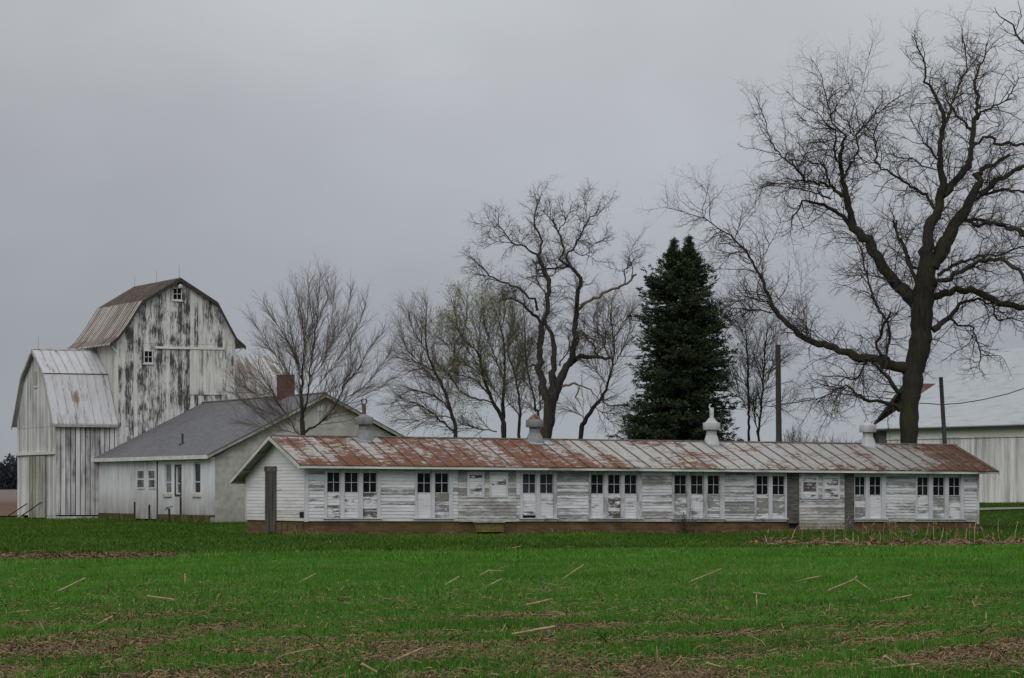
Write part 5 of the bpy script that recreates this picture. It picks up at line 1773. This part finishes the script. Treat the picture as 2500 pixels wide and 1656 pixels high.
def brush(name, label, D, items, seed):
    """twiggy far thicket: many fine stems"""
    rs = np.random.default_rng(seed)
    for (x0, x1, ptop, lab) in items:
        c = P((x0 + x1) / 2, 1200, D)
        w_ = (x1 - x0) / F * D
        h = 1.7 + (1200 - ptop) / F * D
        z0 = float(gz(c.x, c.y))
        out, tips = [], []
        cfg = [dict(space=.20, len=(.6, 1.6), ang=(.3, .9), gn=.2, up=.03, K=4, r=.03, start=.2),
               dict(space=.3, len=(.3, .9), ang=(.3, .9), gn=.2, up=.02, K=3, r=.022, start=.1)]
        trunk = []
        for k in range(70):
            f = rs.uniform(-.5, .5)
            hh = (h - z0) * (1 - 1.6 * f * f) * rs.uniform(.7, 1.0)
            q = twig(np.array([f * w_ * .8, rs.uniform(-1.5, 1.5), -.1]), np.array([f * .8, 0, 1]), hh, .05, 7, .08, .05, rs)
            trunk.append(q)
            sprout(q[0], q[1], 0, cfg, out, rs, tips)
        root = tag(empty(name, (c.x, c.y, z0)), lab, 'bush', label)
        V, Q = tubes(trunk, 4)
        link('stems', np_mesh('stems', V, Q), M['twig_far'], root)
        V, Q = tubes(out, 3)
        link('crown', np_mesh('crown', V, Q), M['twig_far'], root)


brush('far_thicket', 'far brushwood seen above the shed roof', 260, [(1905, 1985, 1036, 'far grey brushwood beside the dark pole above the shed roof'), (1985, 2090, 1058, 'low far brushwood left of the fourth ventilator')], 71)


def weed():
    p = SH.world(SH.u(1663), -.45)
    z0 = float(gz(p.x, p.y))
    rs = np.random.default_rng(3)
    root = tag(empty('weed_plant', (p.x, p.y, z0)), 'dark scraggly weed growing against the foundation below the fifth window group', 'plant')
    st = []
    V, T, TI = [], [], []
    for k in range(9):
        q = twig(np.array([rs.normal(0, .1), rs.normal(0, .06), 0]), np.array([rs.normal(0, .22), rs.normal(0, .15), 1]), rs.uniform(.3, 1.1) if k else 1.25, .012, 7, .1, .02, rs)
        st.append(q)
        for j in range(26):
            f = rs.uniform(.05, .95)
            i = int(f * 6)
            c = q[0][i] + rs.normal(0, .05, 3)
            a, b = rs.normal(0, .045, 3), rs.normal(0, .045, 3)
            n = len(V); V.extend([c, c + a, c + b]); T.append((n, n + 1, n + 2)); TI.extend([rs.uniform(0, 1)] * 3)
    Vt, Qt = tubes(st, 4)
    link('stem', np_mesh('stem', Vt, Qt), M['twig'], root)
    link('foliage', np_mesh('foliage', np.array(V), None, np.array(T), {'tint': np.array(TI)}), M['weed'], root)


weed()

# ------------------------------------------------------------------ the sown field: blades, straw, stalks
rg = np.random.default_rng(2024)


def edge_y(x):
    """where the sown field ends and the lawn begins"""
    return 86.5 + .62 * x + .8 * np.sin(x * .5)


def vnoise(x, y, sx_, sy_, seed=0.0):
    ang = .97
    c, s = math.cos(ang), math.sin(ang)
    out = np.empty(len(x))
    for i in range(len(x)):
        a = (x[i] * c + y[i] * s) * sx_
        b = (-x[i] * s + y[i] * c) * sy_
        out[i] = mnoise.noise((a + seed, b, seed)) + .5 * mnoise.noise((a * 2.3, b * 2.3 + seed, 3 + seed))
    return out


NG = 420
_gx, _gy = np.meshgrid(np.linspace(-36, 36, NG), np.linspace(24, 124, NG))
_N = vnoise(_gx.ravel(), _gy.ravel(), .22, .85, 3.1).reshape(NG, NG)
_N2 = vnoise(_gx.ravel(), _gy.ravel(), .9, 1.5, 9.7).reshape(NG, NG)


def look(Nm, x, y):
    i = np.clip((y - 24) / 100 * (NG - 1), 0, NG - 1.001); j = np.clip((x + 36) / 72 * (NG - 1), 0, NG - 1.001)
    i0, j0 = i.astype(int), j.astype(int)
    fi, fj = i - i0, j - j0
    return Nm[i0, j0] * (1 - fi) * (1 - fj) + Nm[i0 + 1, j0] * fi * (1 - fj) + Nm[i0, j0 + 1] * (1 - fi) * fj + Nm[i0 + 1, j0 + 1] * fi * fj


def bare(x, y):
    """0 = thick green, 1 = trash-covered soil; wheel rows of residue in the near field"""
    near = 1 - sstep(28, 64, y)
    k = look(_N, x, y) * .75 + look(_N2, x, y) * .75 + near * 1.0 - .40
    # strip of trash along the far edge of the sown field
    e = (y - edge_y(x))
    k = np.maximum(k, .9 * np.exp(-(e / 1.2) ** 2) * (.75 + .35 * (x > 4) + .3 * (x < -5)) + .3 * look(_N2, x, y) - .15)
    k = np.maximum(k, 1.1 * np.exp(-((y - 79.5 - .25 * (x + 12)) / 2.6) ** 2) * (1 - sstep(-10.5, -7.5, x)) + .45 * look(_N2, x, y) - .1)
    return np.clip(k, 0, 1)


def scatter(n, y0, y1, marg=1.5):
    """uniform over the ground the lens and its neighbourhood can see"""
    y = np.sqrt(rg.uniform(y0 * y0, y1 * y1, n))
    x = rg.uniform(-1, 1, n) * (y * .172 + marg)
    return x, y


def scatter_wide(n, y0, y1):
    """strips to either side, so that the field goes on past the frame"""
    y = np.sqrt(rg.uniform(y0 * y0, y1 * y1, n))
    x = np.sign(rg.uniform(-1, 1, n)) * (y * .172 + 1.5 + rg.uniform(0, 12, n))
    return x, y


def blades(x, y, h, wd, tint, lean=.35):
    n = len(x)
    z = gz(x, y) - .01
    a = rg.uniform(0, 2 * math.pi, n)
    dx, dy = np.cos(a), np.sin(a)
    b = rg.uniform(0, 2 * math.pi, n)
    ln = np.abs(rg.normal(0, lean, n)) * h
    lx, ly = np.cos(b) * ln, np.sin(b) * ln
    base = np.stack([x, y, z], -1)
    sd = np.stack([dx, dy, np.zeros(n)], -1) * (wd / 2)[:, None]
    mid = base + np.stack([lx * .35, ly * .35, h * .6], -1)
    tip = base + np.stack([lx, ly, h], -1)
    V = np.stack([base - sd, base + sd, mid + sd * .8, mid - sd * .8, tip], 1).reshape(-1, 3)
    i = np.arange(n) * 5
    Q = np.stack([i, i + 1, i + 2, i + 3], -1)
    T = np.stack([i + 3, i + 2, i + 4], -1)
    return V, Q, T, np.repeat(tint, 5)


def merge(parts):
    V, Q, T, A, o = [], [], [], [], 0
    for v, q, t, a in parts:
        V.append(v); A.append(a)
        if q is not None: Q.append(q + o)
        if t is not None: T.append(t + o)
        o += len(v)
    return np.concatenate(V), (np.concatenate(Q) if Q else None), (np.concatenate(T) if T else None), np.concatenate(A)


parts = []
for (n, y0, y1, h0, h1, wd) in ((120000, 22, 112, .09, .19, .030), (330000, 26, 45, .07, .17, .008), (300000, 45, 70, .08, .17, .012), (190000, 70, 112, .08, .16, .020)):
    x, y = scatter_wide(n, y0, y1) if y0 == 22 else scatter(n, y0, y1)
    k = bare(x, y)
    keep = (rg.uniform(0, 1, n) > k * 1.15) & (y < edge_y(x) + rg.normal(0, 1.3, n))
    x, y, k = x[keep], y[keep], k[keep]
    h = rg.uniform(h0, h1, len(x)) * (1 - .5 * k) * (1 + .30 * np.clip(look(_N2, x, y), -1, 1))
    tint = np.clip(.45 + .26 * look(_N, x * .7, y) + .26 * look(_N2, x, y) + rg.normal(0, .17, len(x)) - .12 * k, 0, .92)
    dry = rg.uniform(0, 1, len(x)) < .015 + .10 * k
    tint[dry] = 1.0
    parts.append(blades(x, y, h, np.full(len(x), wd) * rg.uniform(.7, 1.3, len(x)), tint))
V, Q, T, A = merge(parts)
tag(link('winter_wheat', np_mesh('winter_wheat', V, Q, T, {'tint': A}), M['wheat']), 'bright green young wheat covering the whole foreground field', 'crop', kind='stuff')

# lawn between the field and the buildings
n = 480000
x, y = scatter(n, 74, 205, 9)
U = (x - SH.X) * SH.c + (y - SH.Y) * SH.s
VV = -(x - SH.X) * SH.s + (y - SH.Y) * SH.c
Um = (x - MK.X) * MK.c + (y - MK.Y) * MK.s
Vm = -(x - MK.X) * MK.s + (y - MK.Y) * MK.c
Ul = (x - LB.X) * LB.c + (y - LB.Y) * LB.s
Vl = -(x - LB.X) * LB.s + (y - LB.Y) * LB.c
skirt = (.75 * (1 - np.clip((U - 2) / 26, 0, 1)) + .1)
keep = (y > edge_y(x) + rg.normal(0, 1.3, n)) & (rg.uniform(0, 1, n) > bare(x, y) * 1.1) & ~((U > -.3) & (U < 30.5) & (VV > -skirt) & (VV < 7)) & ~((VV > 6.5) & (VV < 11) & (U > 1) & (U < 29))
keep &= ~((Um > -.1) & (Vm > -.1)) & ~((Ul > -.1) & (Vl > -.1))
keep &= ~((y > 156) & (y < 160) & (x > 20))
x, y = x[keep], y[keep]
nn = np.array([mnoise.noise((a * .22, b * .12, 1.0)) + .6 * mnoise.noise((a * .9, b * .5, 5.0)) for a, b in zip(x, y)])
Uk, Vk = U[keep], VV[keep]
near_wall = ((Uk > -1) & (Uk < 31.5) & (Vk < 0) & (Vk > -skirt[keep] - .45)) | ((Um[keep] < -.05) & (Um[keep] > -.8) & (Vm[keep] > -1)) | ((Ul[keep] < 12) & (Vl[keep] > -.9) & (Vl[keep] < .2))
h = rg.uniform(.06, .14, len(x)) * (1 + .55 * np.clip(nn, -.6, 1)) * (1 + 1.1 * near_wall * rg.uniform(0, 1, len(x)))
tl = np.clip(.42 + .42 * nn + rg.normal(0, .14, len(x)) - .15 * near_wall, 0, .92)
tl[rg.uniform(0, 1, len(x)) < .012 + .22 * near_wall] = 1.0
V, Q, T, A = blades(x, y, h, np.full(len(x), .034), tl, .5)
tag(link('lawn_grass', np_mesh('lawn_grass', V, Q, T, {'tint': A}), M['lawn']), 'darker green lawn between the sown field and the farm buildings', 'grass', kind='stuff')


# straw and husks left by the corn: flat curled strips
def strips(x, y, L, wd, tint, lift):
    n = len(x)
    a = rg.uniform(0, 2 * math.pi, n)
    d = np.stack([np.cos(a), np.sin(a) , rg.normal(0, .24, n)], -1)
    s = np.stack([-np.sin(a), np.cos(a), rg.normal(0, .5, n)], -1)
    s /= np.linalg.norm(s, axis=1, keepdims=True)
    c = np.stack([x, y, gz(x, y) + lift], -1)
    bend = rg.normal(0, .12, n)[:, None] * L[:, None] * np.array([[0, 0, 1.0]])
    p0, p1, p2 = c - d * L[:, None] / 2, c + np.abs(bend), c + d * L[:, None] / 2
    s = s * wd[:, None] / 2
    V = np.stack([p0 - s, p0 + s, p1 + s, p1 - s, p2 + s * .6, p2 - s * .6], 1).reshape(-1, 3)
    i = np.arange(n) * 6
    Q = np.concatenate([np.stack([i, i + 1, i + 2, i + 3], -1), np.stack([i + 3, i + 2, i + 4, i + 5], -1)])
    return V, Q, None, np.repeat(tint, 6)


parts = []
for (n, y0, y1, l0, l1, w0, w1, pw) in ((330000, 26, 66, .02, .12, .004, .013, .9), (4200, 26, 66, .12, .55, .006, .014, .8), (26000, 60, 105, .05, .28, .012, .03, 1.4)):
    x, y = scatter(n, y0, y1)
    k = bare(x, y)
    keep = (rg.uniform(0, 1, n) < k ** pw + .010 + .02 * (1 - sstep(40, 66, y))) & (y < edge_y(x) + 1.2)
    x, y = x[keep], y[keep]
    m_ = len(x)
    t = np.clip(rg.beta(1.3, 2.4, m_), 0, 1)
    parts.append(strips(x, y, rg.uniform(l0, l1, m_), rg.uniform(w0, w1, m_), t, rg.uniform(.01, .06, m_) + .09 * rg.uniform(0, 1, m_) * (bare(x, y) < .4)))
# the trash heap along the old corn row at the right
m_ = 5200
px = rg.uniform(1830, 2560, m_)
yy = 96 + rg.normal(0, 1.0, m_) + (px - 2100) * -.004
x = (px - 1250) / F * yy
parts.append(strips(x, yy, rg.uniform(.06, .5, m_), rg.uniform(.012, .035, m_), rg.beta(1.5, 2.4, m_), np.abs(rg.normal(0, .08, m_)) * (.3 + np.abs(np.sin(px * .045)))))
# and at the left edge of the field
m_ = 6000
px = rg.uniform(-60, 430, m_)
yy = 79.8 + rg.normal(0, 2.2, m_) * (1 - .5 * px / 430) + .004 * (px - 200)
x = (px - 1250) / F * yy
parts.append(strips(x, yy, rg.uniform(.05, .35, m_), rg.uniform(.012, .03, m_), rg.beta(1.0, 4.0, m_), np.abs(rg.normal(0, .03, m_))))
V, Q, T, A = merge(parts)
tag(link('corn_residue', np_mesh('corn_residue', V, Q, T, {'tint': A}), M['straw']), 'scattered pale and brown corn straw and husks lying through the wheat', 'straw', kind='stuff')


# larger broken stalks, each one a thing
def stalk_obj(pts, r, mat, label, group, leaves=0, seed=1):
    rs = np.random.default_rng(seed)
    base = Vector(pts[0])
    loc = [Vector(p) - base for p in pts]
    fine, rad = [], []
    for a, b in zip(loc, loc[1:]):
        n = max(2, int((b - a).length / .1))
        for k in range(n):
            fine.append(a.lerp(b, k / n)); rad.append(r * (1.35 if k == 0 else 1.0))
    fine.append(loc[-1]); rad.append(r * .9)
    o = MB().tube(fine, rad, 7).build('corn_stalk', mat, None, True)
    o.location = base
    tag(o, label, 'corn stalk', group)
    for k in range(leaves):
        f = fine[int(len(fine) * rs.uniform(.25, .98))]
        a = rs.uniform(0, 6.28)
        d = Vector((math.cos(a), math.sin(a), rs.uniform(-.4, .9)))
        L = rs.uniform(.12, .32)
        m = MB()
        s = Vector((-math.sin(a), math.cos(a), .3)) * .016
        p = [f, f + d * L * .4, f + d * L * .75 + Vector((0, 0, -.10 * L)), f + d * L * .9 + Vector((0, 0, -.6 * L))]
        for i in range(3):
            m.quad(p[i] - s, p[i] + s, p[i + 1] + s * .8, p[i + 1] - s * .8)
        m.build('dry_leaf', M['leaf_dry'], o)
    return o


def ground_D(py):
    return 1.7 * F / (py - 1200)


GL = 'broken corn stalks lying in the wheat'
FALLEN = [
    ((0, 1280, 2.8518), [(410, 465), (595, 375)], .020, 's', 'thick pale corn stalk tilted up out of the wheat near the left edge'),
    ((0, 1280, 2.8518), [(1025, 500), (1215, 525)], .017, 's', 'nearly level pale corn stalk lying alone in the left half of the field'),
    ((0, 1280, 2.8518), [(1288, 397), (1288, 343)], .018, 's', 'short pale corn stub standing upright below the block building'),
    ((0, 1280, 2.8518), [(2105, 395), (2205, 340)], .015, 's', 'slim corn stalk slanting up in the wheat below the gable end of the long shed'),
    ((0, 1280, 2.8518), [(742, 432), (740, 396)], .026, 'd', 'dark rotten corn stub right of the tilted stalk at the left'),
    ((0, 1280, 2.8518), [(60, 434), (175, 440)], .014, 's', 'level thin corn stalk lying at the left edge of the picture'),
    ((0, 1280, 2.8518), [(735, 668), (785, 640)], .016, 's', 'short pale piece of corn stalk left of the trash pile in the near field'),
    ((830, 1280, 2.8518), [(740, 418), (830, 365)], .021, 's', 'left one of two parallel slanted corn stalks below the mossy step'),
    ((830, 1280, 2.8518), [(1035, 428), (1130, 380)], .018, 's', 'right one of two parallel slanted corn stalks below the mossy step'),
    ((830, 1280, 2.8518), [(990, 348), (1035, 322), (1125, 326), (1140, 340)], .014, 's', 'bent corn stalk making a low arch above the two parallel stalks'),
    ((830, 1280, 2.8518), [(1555, 378), (1700, 280)], .016, 's', 'longest slanted corn stalk in the middle of the field with a side shoot'),
    ((830, 1280, 2.8518), [(2110, 378), (2165, 313)], .015, 'd', 'short steep dark corn stalk in the middle right of the field'),
    ((830, 1280, 2.8518), [(1320, 558), (1480, 520)], .018, 's', 'pale corn stalk with a ragged end lying low in mid field'),
    ((830, 1280, 2.8518), [(1385, 420), (1400, 378), (1432, 362)], .014, 'd', 'curled dark corn leaf stalk arching out of the wheat'),
    ((830, 1280, 2.8518), [(1425, 725), (1395, 676)], .022, 'd', 'black rotten corn stub poking up from a straw pile in the near middle'),
    ((830, 1280, 2.8518), [(1370, 735), (1495, 712)], .020, 's', 'thick brown corn stalk lying beside the black stub'),
    ((830, 1280, 2.8518), [(455, 915), (580, 860)], .013, 's', 'slanted pale corn stalk in the near left of centre'),
    ((830, 1280, 2.8518), [(150, 972), (255, 1030)], .017, 's', 'grey corn stalk sloping down to the right at the bottom of the field'),
    ((830, 1280, 2.8518), [(2249, 800), (2248, 718)], .012, 'd', 'thin dark corn stub standing upright in the near field'),
    ((1660, 1240, 2.818), [(198, 607), (235, 455)], .020, 'd', 'dark upright corn stalk carrying a slanted pale one across its top'),
    ((1660, 1240, 2.818), [(110, 492), (285, 420)], .017, 's', 'pale slanted corn stalk resting across the top of the dark upright one'),
    ((1660, 1240, 2.818), [(1060, 552), (1205, 490), (1215, 470)], .017, 's', 'long pale half of the broken corn stalk shaped like a low tent'),
    ((1660, 1240, 2.818), [(1272, 538), (1208, 495)], .014, 's', 'short half of the broken corn stalk shaped like a low tent'),
    ((1660, 1240, 2.818), [(890, 486), (970, 469)], .013, 's', 'small level corn stalk left of the tent-shaped one'),
    ((1660, 1240, 2.818), [(1490, 622), (1595, 600)], .015, 's', 'pale corn stalk lying right of the tent-shaped one'),
    ((1660, 1240, 2.818), [(505, 583), (595, 596)], .014, 's', 'corn stalk lying level over a short pale stub'),
    ((1660, 1240, 2.818), [(528, 640), (526, 592)], .012, 's', 'short pale corn stub under a level stalk'),
    ((1660, 1240, 2.818), [(1405, 1020), (1505, 1085)], .019, 's', 'corn stalk sloping down to the right in the bottom right of the field'),
    ((1660, 1240, 2.818), [(1530, 1087), (1645, 1074)], .016, 's', 'pale level corn stalk in the bottom right of the field'),
    ((1660, 1240, 2.818), [(180, 1067), (285, 1097)], .016, 's', 'broken corn stalk in front of the trash pile at bottom right of centre'),
    ((1660, 1240, 2.818), [(315, 885), (292, 838)], .015, 'd', 'leaning black corn stub in the near right field'),
    ((1660, 1240, 2.818), [(2105, 782), (2107, 720)], .012, 's', 'thin pale corn stub standing upright near the right edge'),
]
for k, ((ox, oy, sc), pp, r, kd, lab) in enumerate(FALLEN):
    q = [(ox + a / sc, oy + b / sc) for a, b in pp]
    low = max(b for a, b in q)
    D = 1.60 * F / (low - 1200)
    pts = [P(a, b, D + (.05 * i)) for i, (a, b) in enumerate(q)]
    if q[0][1] == low:
        dd = (pts[0] - pts[1]).normalized()
        pts.insert(0, pts[0] + dd * min(.3, .1 / max(.25, -dd.z)))
    stalk_obj(pts, r * .66, M['stalk'] if kd == 's' else M['stalk_dark'], lab, GL, 0, k)

GR = 'dead corn stalks standing in the old row'
ROW = [  # x, bottom y, top x, top y in the photo crop
    (75, 1290, 62, 1190, 0), (88, 1290, 92, 1165, 2), (105, 1280, 150, 1190, 1), (280, 1258, 340, 1125, 0), (297, 1285, 300, 1255, 0), (395, 1185, 390, 1070, 2), (585, 1270, 590, 1110, 2), (572, 1265, 575, 1150, 1),
    (680, 1170, 684, 1080, 1), (768, 1195, 818, 960, 2), (760, 1250, 775, 1090, 2), (847, 1260, 849, 1160, 0), (890, 1240, 888, 1190, 0), (940, 1235, 938, 1068, 3), (1015, 1245, 1010, 1110, 3), (1082, 1250, 1080, 1150, 1), (1132, 1255, 1128, 1070, 2), (1168, 1250, 1162, 1050, 3),
    (1192, 1245, 1190, 1075, 2), (1220, 1240, 1228, 1085, 2), (1280, 1250, 1278, 1152, 1), (1372, 1235, 1368, 1085, 3), (1390, 1230, 1382, 1105, 2), (1460, 1145, 1520, 1080, 1), (1568, 1170, 1566, 1075, 1), (1600, 1262, 1652, 1125, 0), (1685, 1262, 1684, 1150, 2),
    (1768, 1210, 1762, 1080, 2), (1795, 1255, 1752, 1165, 1), (1840, 1288, 1860, 1125, 0), (1882, 1215, 1878, 1085, 2), (1930, 1255, 1945, 1050, 0), (2008, 1245, 2003, 1160, 2), (2098, 1255, 2092, 1175, 1), (2152, 1255, 2145, 1038, 1), (2285, 1275, 2312, 1065, 0), (2340, 1270, 2335, 1200, 2)]
NAMED = {0: 'leaning stubby corn stalk at the left end of the old row', 1: 'leafy corn stalk in the clump at the left end of the old row', 3: 'pale corn stalk leaning right beneath the dark crawl hole of the long shed', 9: 'tall corn stalk leaning right in front of the right grey boarded patch',
         25: 'pale leaning corn stalk in the right part of the old row', 29: 'pale corn stalk leaning slightly left of the tallest stalk', 31: 'tallest pale corn stalk at the right corner of the shed', 34: 'pale upright corn stalk with a crooked tip right of the shed corner',
         35: 'pale corn stalk at the right edge of the picture leaning right', 23: 'short corn stalk tip slanting up in front of the clapboard right of the grey patch', 28: 'corn stalk leaning left at the right end of the old row'}
for k, (x0, y0, x1, y1, lv) in enumerate(ROW):
    a = (1850 + x0 / 3.6415, 980 + y0 / 3.6415); b = (1850 + x1 / 3.6415, 980 + y1 / 3.6415)
    D = 96 + (k % 5) * .35
    p, q = P(*a, D), P(*b, D + random.uniform(-.1, .1))
    p.z = float(gz(p.x, p.y)) - .02
    mid = p.lerp(q, random.uniform(.4, .7)) + Vector((random.uniform(-.05, .05), 0, 0))
    stalk_obj([p, mid, q], .010 if lv else .014, M['stalk'] if lv < 2 else M['leaf_dry'], NAMED.get(k, 'ragged brown dead corn stalk standing in the old row before the long shed'), GR, lv + (2 if lv else 0), 100 + k)
